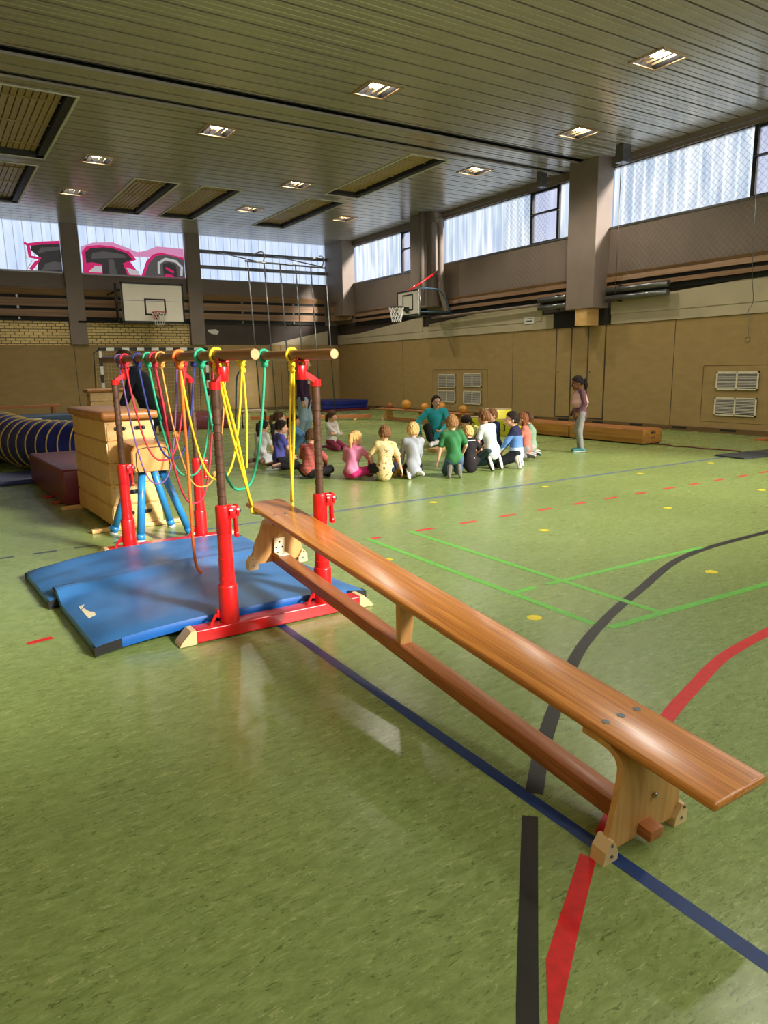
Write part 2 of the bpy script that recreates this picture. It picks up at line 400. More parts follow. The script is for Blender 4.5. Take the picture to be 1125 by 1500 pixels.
# back wall
b = MB()
b.b2((XL, YB, 0), (XR, YB+.25, 2.34), mi=0)
b.b2((XL, YB+.02, 2.34), (8.3, YB+.25, 3.06), mi=1)
b.b2((8.3, YB+.03, 2.34), (XR, YB+.25, 3.06), mi=3)
b.b2((XL, YB+.02, 3.06), (XR, YB+.25, 4.53), mi=2)
for x in (1.2, 4.1, 6.3, 9.0, 11.2): b.b2((x, YB-.004, .10), (x+.014, YB+.01, 2.34), mi=3)
struct(b, 'wall_back', [M['wall_beige'], M['brick'], M['brown_wall'], M['darkbrown']])
b = MB(); b.prism([(10.75, 2.35), (13.2, 2.35), (13.2, 2.86)], lambda u, v, h: (u, YB+h, v), -.03, .03); struct(b, 'trim_6', M['cream_wall'])
b = MB(); b.prism([(8.52, 2.86), (8.80, 2.88), (8.92, 2.80), (8.84, 2.70), (8.66, 2.72), (8.54, 2.78)], lambda u, v, h: (u, YB+.03+h, v), -.006, .0)
struct(b, 'trim_7', M['white'])
b = MB(); b.b2((XL, YB-.05, 0), (XR-.05, YB, .10)); struct(b, 'baseboard_back', M['baseboard'])
for x0, x1 in ((4.02, 4.53), (7.87, 8.36), (.15, .65)):
    b = MB(); b.b2((x0, YB-.14, 2.345), (x1, YB+.05, ZC), bev=.008); struct(b, 'column', M['column'])
BB = [(XL, 4.02), (4.53, 7.87), (8.36, 13.1)]
b = MB()
for x0, x1 in BB:
    xc, w = (x0+x1)/2, x1-x0
    b.box((xc, YB-.09, 3.62), (w, .035, .24)); b.box((xc, YB-.09, 3.30), (w, .035, .21))
    b.box((xc, YB-.09, 3.92), (w, .03, .18), rot=(.55, 0, 0)); b.box((xc, YB-.04, 4.04), (w, .03, .05))
struct(b, 'trim_8', M['board_wood'])
b = MB()
for x0, x1 in BB: b.b2((x0, YB-.04, 3.07), (x1, YB+.0, 3.84))
struct(b, 'trim_9', M['dark'])
b = MB()
for x0, x1 in BB:
    for k in range(2):
        x = x0+(x1-x0)*(.30+.42*k)
        for z in (3.78, 3.46, 3.13): b.b2((x-.03, YB-.10, z-.04), (x+.03, YB-.03, z+.04))
struct(b, 'trim_10', M['steel'])
# boards turning round the corner pillar
b = MB()
b.box((13.35, 23.9, 3.62), (.9, .05, .22), rot=(0, 0, -1.1)); b.box((13.35, 23.9, 3.30), (.9, .05, .20), rot=(0, 0, -1.1)); b.box((13.32, 23.9, 3.88), (.95, .32, .03), rot=(0, .0, -1.1))
struct(b, 'trim_11', M['board_wood'])
# back windows reach the ceiling
gw = []
for n, x0, x1 in ((4, XL, 4.02), (5, 4.53, 7.87), (6, 8.36, 13.2)):
    root = bpy.data.objects.new('window_%d' % n, None); COL.objects.link(root); root['kind'] = 'structure'; gw.append(root)
    b = MB(); b.b2((x0, YB+.12, 4.54), (x1, YB+.14, ZC)); b.build('channel_glass', M['glass_back'], root)
    b = MB(); b.b2((x0, YB-.0, 4.50), (x1, YB+.2, 4.55)); b.build('window_sill', M['steel'], root)
    if n == 6:
        for z in (5.43, 4.93):
            b = MB(); b.b2((x0, YB-.16, z-.055), (x1, YB-.04, z+.055)); b.build('crossbar', M['steel'], root)

# graffiti sprayed on the outside of the back windows; backlight put in as glow
PINK = emis('pink_spray', srgb(232, 40, 124), 0.42); GREYS = emis('grey_spray', srgb(104, 100, 104), 0.30); DKS = emis('dark_spray', srgb(70, 66, 70), 0.22)
PALE = emis('pale_spray', srgb(206, 206, 212), 0.45); PINKS = emis('pink_mist', srgb(228, 150, 200), 0.5)
def gpoly(pts, d): return lambda: None
def graf(root, layers):
    b = MB(); mats = [PINKS, PINK, DKS, GREYS, PALE]
    for i, (mi, pts) in enumerate(layers):
        b.prism(pts, lambda u, v, h: (u, YB+.118-.0012*i+h, v), -.0006, .0, mi=mi)
    b.build('graffiti', mats, root)
def band(pts, w):
    """closed outline of a painted stroke of width w along pts"""
    L, R = [], []
    for i, p in enumerate(pts):
        a = Vector(pts[max(i-1, 0)]); c = Vector(pts[min(i+1, len(pts)-1)]); t = (c-a).normalized(); n = Vector((-t.y, t.x))*w/2
        L.append((p[0]+n.x, p[1]+n.y)); R.append((p[0]-n.x, p[1]-n.y))
    return L+R[::-1]
graf(gw[0], [(2, [(3.30, 4.56), (3.38, 4.98), (3.18, 5.15), (3.20, 5.30), (3.6, 5.36), (4.02, 5.40), (4.02, 4.56)]),
             (3, [(3.42, 4.56), (3.55, 4.78), (3.8, 4.86), (4.02, 4.84), (4.02, 4.62)]), (3, [(3.36, 5.06), (3.45, 5.24), (3.7, 5.27), (4.02, 5.30), (4.02, 5.22), (3.6, 5.14)]),
             (1, band([(3.02, 5.36), (3.1, 5.30), (3.5, 5.38), (4.02, 5.44)], .08)), (1, band([(3.12, 5.34), (3.14, 4.96), (3.42, 4.92), (3.30, 4.80), (3.12, 4.58)], .10)), (4, band([(3.02, 5.25), (3.03, 4.9), (3.2, 4.86), (3.0, 4.56)], .035))])
graf(gw[1], [(0, [(4.62, 5.35), (5.0, 5.50), (5.6, 5.55), (6.0, 5.42), (6.35, 5.30), (6.6, 5.35), (7.0, 5.52), (7.87, 5.5), (7.87, 5.2), (4.62, 5.1)]),
             (1, [(4.62, 4.56), (4.64, 5.2), (4.80, 5.38), (5.2, 5.44), (5.6, 5.42), (6.10, 5.30), (6.30, 5.06), (6.10, 4.98), (6.40, 4.56)]), (1, [(6.42, 4.56), (6.62, 5.04), (6.85, 5.26), (7.1, 5.34), (7.87, 5.22), (7.87, 4.56)]),
             (2, [(4.74, 4.86), (4.74, 5.20), (4.90, 5.32), (5.3, 5.38), (5.62, 5.36), (6.02, 5.24), (6.18, 5.06), (5.86, 4.92), (5.98, 4.56), (5.20, 4.56), (5.22, 4.86), (4.9, 4.9)]),
             (3, [(4.9, 5.0), (4.95, 5.18), (5.3, 5.26), (5.9, 5.2), (6.0, 5.1), (5.5, 5.06)]), (3, [(5.42, 5.02), (5.58, 5.02), (5.66, 4.56), (5.42, 4.56)]),
             (4, [(4.78, 4.60), (5.0, 4.80), (5.20, 4.80), (5.20, 4.60)]), (4, [(5.95, 4.80), (6.35, 4.70), (6.36, 4.58), (6.05, 4.58)]),
             (3, [(6.52, 4.57), (6.70, 4.98), (6.95, 5.22), (7.3, 5.28), (7.7, 5.2), (7.87, 5.12), (7.87, 4.57)]), (4, band([(7.0, 4.66), (7.02, 5.0), (7.25, 5.14), (7.6, 5.08), (7.78, 4.9), (7.74, 4.62)], .09)),
             (2, [(7.15, 4.58), (7.15, 4.96), (7.35, 5.04), (7.58, 4.96), (7.62, 4.58)]), (1, band([(7.24, 4.86), (7.5, 4.72)], .07)), (1, [(7.16, 4.56), (7.18, 4.66), (7.46, 4.64), (7.5, 4.56)])])

# ------------------------------------------------------------------ ceiling of metal lamellae
HEAT = [(1.60, 2.70, 13.65, 17.70), (1.60, 2.65, 18.35, 22.40), (4.80, 5.82, 18.40, 22.40), (6.44, 7.42, 18.35, 22.42), (9.50, 10.46, 13.65, 17.65), (9.40, 10.45, 18.30, 22.42)]
HEAT += [(-.2, .8, 13.65, 17.70), (-.2, .8, 18.35, 22.40), (11.9, 12.6, 25, 25.1)]
LAMPS = [(10.02, 7.80), (6.92, 10.95), (5.32, 14.2), (11.62, 10.86), (3.72, 17.24), (11.58, 14.05), (8.42, 17.18), (3.74, 20.45), (8.44, 20.30), (11.50, 20.22)]
ADDED_LAMPS = [(6.9, 3.4), (6.9, -.6), (10.02, 1.5)]  # spots added out of frame to brighten the hall, no fixtures built
TRACK = [(12.13, 12.33), (13.10, 13.22)]
LS = .29
def ceiling():
    cuts = [(x0, x1, y0, y1) for x0, x1, y0, y1 in HEAT if y1 < 24] + [(x-LS, x+LS, y-LS, y+LS) for x, y in LAMPS+ADDED_LAMPS] + [(XL, XR, a, c) for a, c in TRACK]
    pitch = .37; b = MB(); bm = b.bm
    y = YN
    while y < YB:
        ys = [(0, .05, 1), (.018, .05, 1), (.020, 0, 0), (.10, .0, 0), (.106, .006, 0), (.118, .006, 0), (.124, 0, 0), (.232, 0, 0), (.238, .006, 0), (.25, .006, 0), (.256, 0, 0), (.344, 0, 0), (.346, .05, 1), (.37, .05, 1)]
        for (a, za, ma), (c, zc, mc) in zip(ys[:-1], ys[1:]):
            ya, yc = y+a, min(y+c, YB)
            if yc <= ya: continue
            br = sorted({ya, yc} | {q for k in cuts for q in (k[2], k[3]) if ya < q < yc})
            for p, q in zip(br[:-1], br[1:]):
                zp = za+(zc-za)*(p-ya)/max(1e-9, c-a); zq = za+(zc-za)*(q-ya)/max(1e-9, c-a); mid = (p+q)/2
                xs = [(XL, XR)]
                for x0, x1, y0, y1 in cuts:
                    if y0 < mid < y1:
                        nx = []
                        for s0, s1 in xs:
                            if x1 <= s0 or x0 >= s1: nx.append((s0, s1)); continue
                            if x0 > s0: nx.append((s0, x0))
                            if x1 < s1: nx.append((x1, s1))
                        xs = nx
                for s0, s1 in xs:
                    f = bm.faces.new([bm.verts.new(v) for v in ((s0, p, ZC+zp), (s1, p, ZC+zp), (s1, q, ZC+zq), (s0, q, ZC+zq))])
                    f.material_index = 1 if (ma and mc) else 0
        y += pitch
    b.b2((XL-.2, YN-.2, 6.40), (XR+.3, YB+.3, 6.5), mi=1)
    o = b.build('ceiling', [M['ceil'], M['ceil_dark']], fix=False); o['kind'] = 'structure'
ceiling()
b = MB()
for x0, x1, y0, y1 in HEAT:
    if y1 > 24: continue
    b.b2((x0-.05, y0-.03, ZC-.015), (x0, y1+.03, ZC+.32)); b.b2((x1, y0-.03, ZC-.015), (x1+.05, y1+.03, ZC+.32)); 
    b.b2((x0, y0-.03, ZC-.015), (x1, y0, ZC+.32)); b.b2((x0, y1, ZC-.015), (x1, y1+.03, ZC+.32))
struct(b, 'trim_12', M['white'])
b = MB()
for a, c in TRACK:
    b.b2((XL, a-.02, ZC-.01), (XR, a, ZC+.22), mi=1); b.b2((XL, c, ZC+.012), (XR, c+.03, ZC+.22), mi=1); b.b2((XL, c-.004, ZC-.03), (XR, c+.034, ZC+.012)); b.b2((XL, a, ZC+.22), (XR, c, ZC+.24), mi=1)  # black inner walls: the slot's shade is put into the colour
struct(b, 'trim_13', [M['ceil'], M['black']])
hp = None
HLAB = ['ribbed radiant heater panel recessed in ceiling, left, nearest of the left pair', 'ribbed radiant heater panel recessed in ceiling at far left edge', 'reddish ribbed heater panel in ceiling above the basketball board, left of two', 'ribbed heater panel in ceiling above the basketball board, right of two',
        'ribbed heater panel in ceiling near the right windows, nearer one', 'ribbed heater panel in ceiling near the back right corner']
for i, (x0, x1, y0, y1) in enumerate(HEAT):
    if i > 5: continue
    t = thing('ceiling_heater', HLAB[i], 'heater panel', ((x0+x1)/2, (y0+y1)/2, ZC), 0, 'radiant heater panels in the ceiling')
    w, l = x1-x0, y1-y0
    b = MB(); n = 8
    for k in range(n): b.box((-w/2+.05+(w-.20)*(k+.5)/n, 0, .10), ((w-.20)/n*.86, l-.06, .03), bev=.006, seg=1)
    b.build('ribbed_panel', M['heater'], t)
    b = MB(); b.b2((-w/2, -l/2, .20), (w/2, l/2, .24)); b.b2((w/2-.13, -l/2, .0), (w/2-.012, l/2, .2)); b.b2((-w/2, l/2-.17, .0), (w/2, l/2-.01, .2)); b.build('housing', M['ceil_dark'], t)
    for k in range(3):
        b = MB(); b.b2((-w/2, -l/2+l*(k+.5)/3-.015, .07), (w/2-.1, -l/2+l*(k+.5)/3+.015, .084)); b.build('cross_strip', M['heater'], t)

LM = emis('lamp_glow', (1.0, .95, .85, 1), 30.0)
LOUV = mat('lamp_louver', srgb(190, 160, 116), 0.35, 0.5, var=.05)
LLAB = ['recessed square ceiling lamp at upper right, the nearest of all', 'recessed square ceiling lamp in upper middle of the picture', 'recessed square ceiling lamp left of middle, beyond the long dark slot', 'recessed square ceiling lamp next to the big right column',
        'recessed square ceiling lamp beside the large left heater panel', 'recessed square ceiling lamp over the right windows beyond the big column', 'recessed square ceiling lamp in the middle, left of the right heater panels', 'farthest left recessed ceiling lamp above the graffiti window', 'recessed ceiling lamp between two heater panels near back wall', 'recessed ceiling lamp closest to the back right corner']
proto = None
for i, (x, y) in enumerate(LAMPS+ADDED_LAMPS):
    if i < 10:
        if proto is None:
            t = thing('ceiling_lamp', LLAB[i], 'ceiling lamp', (x, y, ZC), 0, 'recessed ceiling lamps'); proto = t
            b = MB(); b.b2((-LS, -LS, .0), (-LS+.02, LS, .26)); b.b2((LS-.02, -LS, .0), (LS, LS, .26)); b.b2((-LS, -LS, 0), (LS, -LS+.02, .26)); b.b2((-LS, LS-.02, 0), (LS, LS, .26)); b.b2((-LS, -LS, .26), (LS, LS, .28)); b.build('housing', M['dark'], t)
            b = MB()
            for s in (-1, 1): b.box((s*(LS+.005), 0, -.006), (.05, 2*LS+.06, .014)); b.box((0, s*(LS+.005), -.006), (2*LS+.06, .05, .014))
            b.build('frame', LOUV, t)
            for k in range(4):
                b = MB(); b.box((-.18+.12*k, 0, .05), (.012, 2*LS-.05, .03)); b.build('louver', LOUV, t)
            b = MB(); b.lathe([(.06, .062), (.13, .075), (.14, .11), (.12, .2), (.06, .25)], n=20); b.build('bulb', LM, t)
        else:
            t = copy_tree(proto); t.location = (x, y, ZC); t['label'] = LLAB[i]
    L = bpy.data.lights.new('lamp_light', 'SPOT'); L.energy = LAMP_POWER; L.spot_size = math.radians(150); L.spot_blend = .6; L.color = (1, .92, .78); L.shadow_soft_size = .13
    lo = bpy.data.objects.new('lamp_light', L); COL.objects.link(lo); lo.location = (x, y, ZC-.03)

# ------------------------------------------------------------------ painted floor lines (part of the floor)
def paint(name, col, rough=.45, var=.15): return mat(name, col, rough, var=var, scale=30)
PB = paint('line_blue', srgb(18, 56, 112)); PK = paint('line_black', srgb(34, 32, 28)); PR = paint('line_red', srgb(212, 34, 34)); PG = paint('line_green', srgb(104, 186, 66)); PY = paint('line_yellow', srgb(226, 206, 40)); PV = paint('line_faded_blue', srgb(78, 96, 140)); PD = paint('line_slate', srgb(70, 82, 88)); PS = paint('line_dark', srgb(62, 66, 50))
FL = [0]
def line(name, m, strips):
    """strips: closed convex quads or (left, right) edge polylines"""
    FL[0] += 1; z = .0006+.0001*FL[0]; b = MB()
    for A, B in strips:
        for i in range(len(A)-1):
            b.poly([(A[i][0], A[i][1], z), (A[i+1][0], A[i+1][1], z), (B[i+1][0], B[i+1][1], z), (B[i][0], B[i][1], z)])
    o = b.build(name, m); o['kind'] = 'structure'
    for p in o.data.polygons:
        pass
def seg(x0, y0, x1, y1, w):
    d = Vector((x1-x0, y1-y0)).normalized(); n = Vector((-d.y, d.x))*w/2
    return ([(x0+n.x, y0+n.y), (x1+n.x, y1+n.y)], [(x0-n.x, y0-n.y), (x1-n.x, y1-n.y)])
def smooth_pts(P, n=8):
    P = [Vector(p) for p in P]; out = []
    for i in range(len(P)-1):
        a, b_, c, d = P[max(i-1, 0)], P[i], P[i+1], P[min(i+2, len(P)-1)]
        for k in range(n):
            t = k/n
            out.append(.5*((2*b_)+(c-a)*t+(2*a-5*b_+4*c-d)*t*t+(3*b_-a-3*c+d)*t**3))
    out.append(P[-1]); return out
line('floor_line', PB, [seg(1.562, 3.62, 1.572, -2.3, .052)])
AL = [(9.2, 3.95), (7.6, 3.62), (6.025, 3.270), (4.751, 3.218), (3.759, 2.905), (3.146, 2.647), (2.620, 2.355), (1.978, 1.931), (1.590, 1.622)]
def arc(circ, a0, a1, r, w, n=60):
    A = [(circ[0]+(r+w/2)*math.cos(math.radians(a0+(a1-a0)*i/n)), circ[1]+(r+w/2)*math.sin(math.radians(a0+(a1-a0)*i/n))) for i in range(n+1)]
    B = [(circ[0]+(r-w/2)*math.cos(math.radians(a0+(a1-a0)*i/n)), circ[1]+(r-w/2)*math.sin(math.radians(a0+(a1-a0)*i/n))) for i in range(n+1)]
    return A, B
def fit_circle(P):
    A = np.array([[2*x, 2*y, 1] for x, y in P]); q = np.array([x*x+y*y for x, y in P]); s = np.linalg.lstsq(A, q, rcond=None)[0]
    return (float(s[0]), float(s[1])), float(math.sqrt(s[2]+s[0]**2+s[1]**2))
def arc_from(P, w, upto=None):
    P = smooth_pts([(p[0], p[1], 0) for p in P], 10); A, B = [], []
    for i, p in enumerate(P):
        t = (P[min(i+1, len(P)-1)]-P[max(i-1, 0)]).normalized(); A.append((p.x-t.y*w/2, p.y+t.x*w/2)); B.append((p.x+t.y*w/2, p.y-t.x*w/2))
    return A, B
line('floor_line', PK, [arc_from([(9.0, 2.95), (7.4, 3.26), (5.98, 3.27), (4.75, 3.20), (3.73, 2.845), (3.12, 2.60), (2.60, 2.333), (1.94, 1.877), (1.598, 1.598)], .062), arc_from([(1.497, 1.513), (1.225, 1.235), (1.035, 1.04), (.96, .96), (.80, .78), (.55, .3)], .052)])
line('floor_line', PR, [arc_from([(5.2, 2.10), (4.4, 2.06), (3.70, 1.98), (3.20, 1.915), (2.77, 1.79), (2.425, 1.676), (1.95, 1.47), (1.62, 1.31)], .062), ([(1.495, 1.296), (1.127, 1.071), (1.002, .94), (.93, .80)], [(1.511, 1.249), (1.25, 1.08), (1.021, .927), (.94, .79)])])
line('floor_line', PR, [seg(3.07+.505*k, 5.12+.004*k, 3.07+.505*k+(.19 if k else .12), 5.12+.004*k, .05) for k in range(14)]+[seg(.294, 4.165, .425, 4.19, .045), seg(-.1, 4.1, .03, 4.12, .045)])
line('floor_line', PD, [seg(-.9, 6.36, 0.2, 6.36, .04)]+[seg(.30+.32*k-.05, 6.34, .30+.32*k+.13, 6.34, .045) for k in range(-2, 4)])
line('floor_line', PV, [seg(1.95, 6.36, 13.5, 6.38, .045)])
line('floor_line', PS, [seg(1.52, 6.70, 1.58, 6.2, .05), seg(-.9, 9.35, 1.2, 9.44, .03), seg(3.2, 9.6, 13.4, 9.9, .035), seg(5.5, 13.2, 13.4, 13.4, .04), seg(2.5, 15.4, 10.5, 15.5, .04)])
line('floor_line', PG, [seg(3.06, 5.15, 3.035, 2.60, .05), seg(3.51, 5.15, 3.50, 2.50, .05)])
line('floor_line', PG, [seg(3.06, 3.29, 3.25, 3.29, .055), seg(3.36, 3.29, 5.06, 3.28, .05), seg(3.06, 2.51, 4.9, 2.44, .055)])
line('floor_line', PY, [([(x+.045*math.cos(a*PI/8), y+.045*math.sin(a*PI/8)) for a in range(0, 9)], [(x+.045*math.cos(a*PI/8), y-.045*math.sin(a*PI/8)) for a in range(0, 9)]) for x, y in ((2.835, 2.868), (4.493, 2.83), (2.829, 4.456), (4.494, 4.455), (6.203, 4.434), (4.51, 6.138), (6.179, 6.122), (7.9, 4.44), (9.5, 4.45), (7.9, 6.1), (9.5, 6.12), (6.2, 2.83), (4.88, 7.8))])

# ------------------------------------------------------------------ long bench hung into the bars
def bench(label, loc, tilt, L0, L1, top_m, rail_m, leg_ys, mid_ys, group=None, rotz=0.0, w=.24, H=.365, fine=True):
    t = thing('gym_bench', label, 'bench', loc, 0, group, rot=(tilt, 0, rotz))
    b = MB(); b.b2((-w/2, L0, H-.030), (w/2, L1, H), bev=.011, seg=3); seat = b.build('seat', top_m, t, smooth=40)
    def leg(y0, s):
        # bent plywood: flange under the seat, bend, then a flaring plate down to the floor
        path = [(y0+s*.16, H-.041, .22), (y0+s*.10, H-.041, .22), (y0+s*.055, H-.044, .22), (y0+s*.025, H-.058, .22), (y0+s*.006, H-.085, .225), (y0, H-.13, .24), (y0-s*.012, .18, .283), (y0-s*.018, .10, .325), (y0-s*.02, .03, .362)]
        b = MB(); th = .020; R = []
        for i, (y, z, ww) in enumerate(path):
            a, c = path[max(i-1, 0)], path[min(i+1, len(path)-1)]; d = Vector((c[0]-a[0], c[1]-a[1])).normalized(); n = Vector((-d.y, d.x))*th/2
            R.append([b.bm.verts.new(q) for q in ((-ww/2, y+n.x, z+n.y), (ww/2, y+n.x, z+n.y), (ww/2, y-n.x, z-n.y), (-ww/2, y-n.x, z-n.y))])
        for A, B in zip(R[:-1], R[1:]):
            for j in range(4): b.bm.faces.new((A[j], A[(j+1) % 4], B[(j+1) % 4], B[j]))
        b.bm.faces.new(R[0]); b.bm.faces.new(R[-1])
        lg = b.build('leg', M['ply'], t, smooth=35)
        yb = y0-s*.02
        for sx in (-1, 1):
            b = MB(); x = sx*.165
            b.prism([(sx*.135, 0), (sx*.196, 0), (sx*.193, .05), (sx*.172, .082), (sx*.160, .080), (sx*.135, .035)], lambda u, v, h: (u, h, v), yb-.026, yb+.026)
            f = b.build('foot_block', M['cream_plastic'], lg); f['label'] = 'cream plastic foot block'
            b = MB()
            for q in (-1, 1):
                b.cyl((x, yb+q*.026, .03), (x, yb+q*.030, .03), .005, n=10); b.cyl((x+sx*.005, yb+q*.026, .07), (x+sx*.005, yb+q*.030, .07), .005, n=10)
            if fine: b.build('screw', M['steel'], lg)
            else: b.bm.free()
        if fine:
            b = MB(); b.ball((.03, yb-.0-s*.01, .155), .010, (1, .7, 1)); b.build('bolt', M['chrome'], lg)
        return lg
    legs = [leg(leg_ys[0], 1), leg(leg_ys[1], -1)]
    b = MB(); b.b2((-.040, leg_ys[0]-.012, .030), (.040, leg_ys[1]+.03, .092), bev=.006); rl = b.build('rail', rail_m, t, smooth=40)
    b = MB(); b.b2((-.034, leg_ys[0]-.078, .040), (.026, leg_ys[0]-.015, .080), bev=.005); b.build('tenon', rail_m, rl, smooth=40)
    for y in mid_ys:
        b = MB(); b.prism([(-.03, .09), (.03, .09), (.045, H-.03), (-.045, H-.03)], lambda u, v, h: (u, h, v), y-.018, y+.018); b.build('middle_post', M['ply'], t)
    if fine:
        for y in (leg_ys[0]+.11, leg_ys[1]-.11):
            for x in (-.07, .0, .075):
                b = MB(); b.cyl((x, y, H-.002), (x, y, H+.0018), .013, n=14); b.cyl((x, y, H+.0018), (x, y, H+.0022), .006, n=8); b.build('bolt', M['steel'], t)
        yb = leg_ys[1]+.0
        for nm in (0,):
            b = MB(); y = leg_ys[1]-.0
            b.b2((-.035, y-.014, .09), (.035, y-.008, .185), bev=.002); b.b2((-.035, y-.085, .092), (.035, y-.010, .098), bev=.002)
            br = b.build('angle_bracket', M['cream_metal'], t)
            b = MB()
            for x, z in ((0, .160), (-.02, .125), (.02, .125)): b.cyl((x, y-.016, z), (x, y-.013, z), .006, n=10)
            for x, yy in ((0, y-.065), (-.02, y-.035), (.02, y-.04)): b.cyl((x, yy, .097), (x, yy, .1), .006, n=10)
            b.build('screw', M['dark'], br)
    return t
bench('long orange wooden gym bench in front, its far end hung up in yellow ropes', (1.70, 1.262, 0), math.atan(.099), -.295, 2.90, M['bench_top'], M['bench_rail'], (.0, 2.68), (1.30,))

# ------------------------------------------------------------------ parallel bars
t = thing('parallel_bars', 'red steel parallel bars with wooden rails, ropes tied between the rails', 'parallel bars', (1.56, 4.75, 0))
o3 = Vector((1.56, 4.75, 0))
BARX = (1.32, 1.775); PX = (1.272, 1.862); PXF = (1.236, 1.832); PY_ = (3.655, 5.84)
def bz(y): return 1.523+.0115*(y-3.2)
for x, ya in zip(BARX, (3.20, 3.26)):
    b = MB(); n = 24; R = []
    for y in (ya, ya+.012, ya+.012, 6.50, 6.512):
        pass
    ys = [ya, ya+.008, 4.2, 5.3, 6.59, 6.60]; rr = [.90, 1, 1, 1, 1, .9]
    for y, k in zip(ys, rr):
        R.append([b.bm.verts.new(Vector((x+.0245*k*math.cos(2*PI*j/n)-.0*(y-3.2), y, bz(y)+.0275*k*math.sin(2*PI*j/n)))-o3) for j in range(n)])
    for i in range(len(R)-1):
        for j in range(n):
            f = b.bm.faces.new((R[i][j], R[i][(j+1) % n], R[i+1][(j+1) % n], R[i+1][j])); f.smooth = True
    b.bm.faces.new(R[0]).material_index = 1; b.bm.faces.new(R[-1]).material_index = 1
    b.build('bar', [M['bar_wood'], M['bar_end']], t)
def V3(x, y, z): return Vector((x, y, z))-o3
def bar_post(x, y, barx, far=False):
    h = 1.365 if not far else 1.37
    b = MB(); b.lathe([(.053, .07), (.053, .285), (.050, .293), (.0445, .297), (.0445, .335), (.0420, .338), (.0420, .445), (.0395, .447), (.0395, .60)], V3(x, y, 0), 24)
    b.lathe([(.0395, .58), (.0415, .583), (.0415, .725), (.039, .735), (.028, .74)], V3(x, y, 0), 24)
    lower = b.build('lower_post', M['red'], t, smooth=35)
    b = MB(); pr = [(.0235, .72)]
    for k in range(12):
        z = .78+k*.043; pr += [(.0235, z), (.0205, z+.002), (.0205, z+.007), (.0235, z+.009)]
    pr += [(.0245, h-.08), (.0245, h)]
    b.lathe(pr, V3(x, y, 0), 20); b.build('inner_tube', M['post'], t, smooth=35)
    # clamp with lever
    b = MB()
    for s in (-1, 1):
        b.cyl(V3(x+.048+.012*s, y-.02, .705), V3(x+.048+.012*s+.014*s, y-.02, .705), .036, n=20)
    b.box(V3(x+.04, y-.02, .70), (.05, .05, .07), bev=.006)
    b.box(V3(x+.058, y-.03, .635), (.020, .034, .15), bev=.008); b.box(V3(x+.058, y-.034, .575), (.024, .038, .03), bev=.008)
    cl = b.build('clamp', M['red'], t, smooth=35)
    b = MB(); b.cyl(V3(x+.03, y-.028, .705), V3(x+.090, y-.028, .705), .012, n=12); b.build('pivot_bolt', M['steel'], cl)
    # head: arm leaning over to the bar
    bx = barx-.0*(y-3.2); zb = bz(y)
    b = MB()
    b.lathe([(.030, h-.012), (.031, h+.028)], V3(x, y, 0), 20)
    b.prism([(-.026, 0), (.026, 0), (.020, 1), (-.020, 1)], lambda u, v, q: V3(x+(bx-x)*v+0, y+u, h+.0+q+(.05)*v), 0, .036)
    b.lathe([(.026, h+.03), (.028, h+.035), (.028, h+.10), (.026, h+.105)], V3(bx, y, 0), 18)
    b.box(V3(bx-.024, y, zb-.055), (.008, .034, .085), bev=.003); b.box(V3(bx+.024, y, zb-.055), (.008, .034, .085), bev=.003)
    b.box(V3(bx, y, zb-.034), (.052, .09, .012), bev=.004)
    hd = b.build('head_bracket', M['red'], t, smooth=35)
    b = MB(); b.cyl(V3(bx-.036, y, zb-.075), V3(bx+.036, y, zb-.075), .008, n=12); b.build('head_bolt', M['steel'], hd)
for x, bx in zip(PX, BARX): bar_post(x, PY_[0], bx)
for x, bx in zip(PXF, BARX): bar_post(x, PY_[1], bx, True)
def base_beam(y, xs):
    b = MB(); b.b2(V3(1.065, y-.052, .008), V3(2.085, y+.052, .078), bev=.005); bb = b.build('base_beam', M['red'], t)
    for s, x in ((-1, 1.065), (1, 2.085)):
        b = MB(); b.prism([(x, .004), (x+s*.095, .004), (x+s*.085, .022), (x+s*.028, .080), (x, .080)], lambda u, v, h: V3(u, h, v), y-.051, y+.051)
        e = b.build('end_block', M['cream_plastic'], bb); e['label'] = 'pale wooden end block'
    b = MB(); b.cyl(V3(1.40, y-.01, .0), V3(1.40, y-.01, .02), .022, n=14); b.build('roller', M['steel'], bb)
    for x in xs:
        b = MB(); b.tube([V3(x-.05, y+.02, .13), V3(x-.085, y-.01, .125), V3(x-.115, y-.01, .075)], .009); b.box(V3(x-.055, y+.015, .13), (.03, .03, .05), bev=.006); b.build('foot_lever', M['red'], bb, smooth=40)
base_beam(PY_[0], PX); base_beam(PY_[1], PXF)
for a, c in zip(PX, PXF):
    b = MB(); b.tube([V3(a, PY_[0]+.05, .018), V3(c, PY_[1]-.05, .018)], .016); b.build('side_beam', M['red'], t)

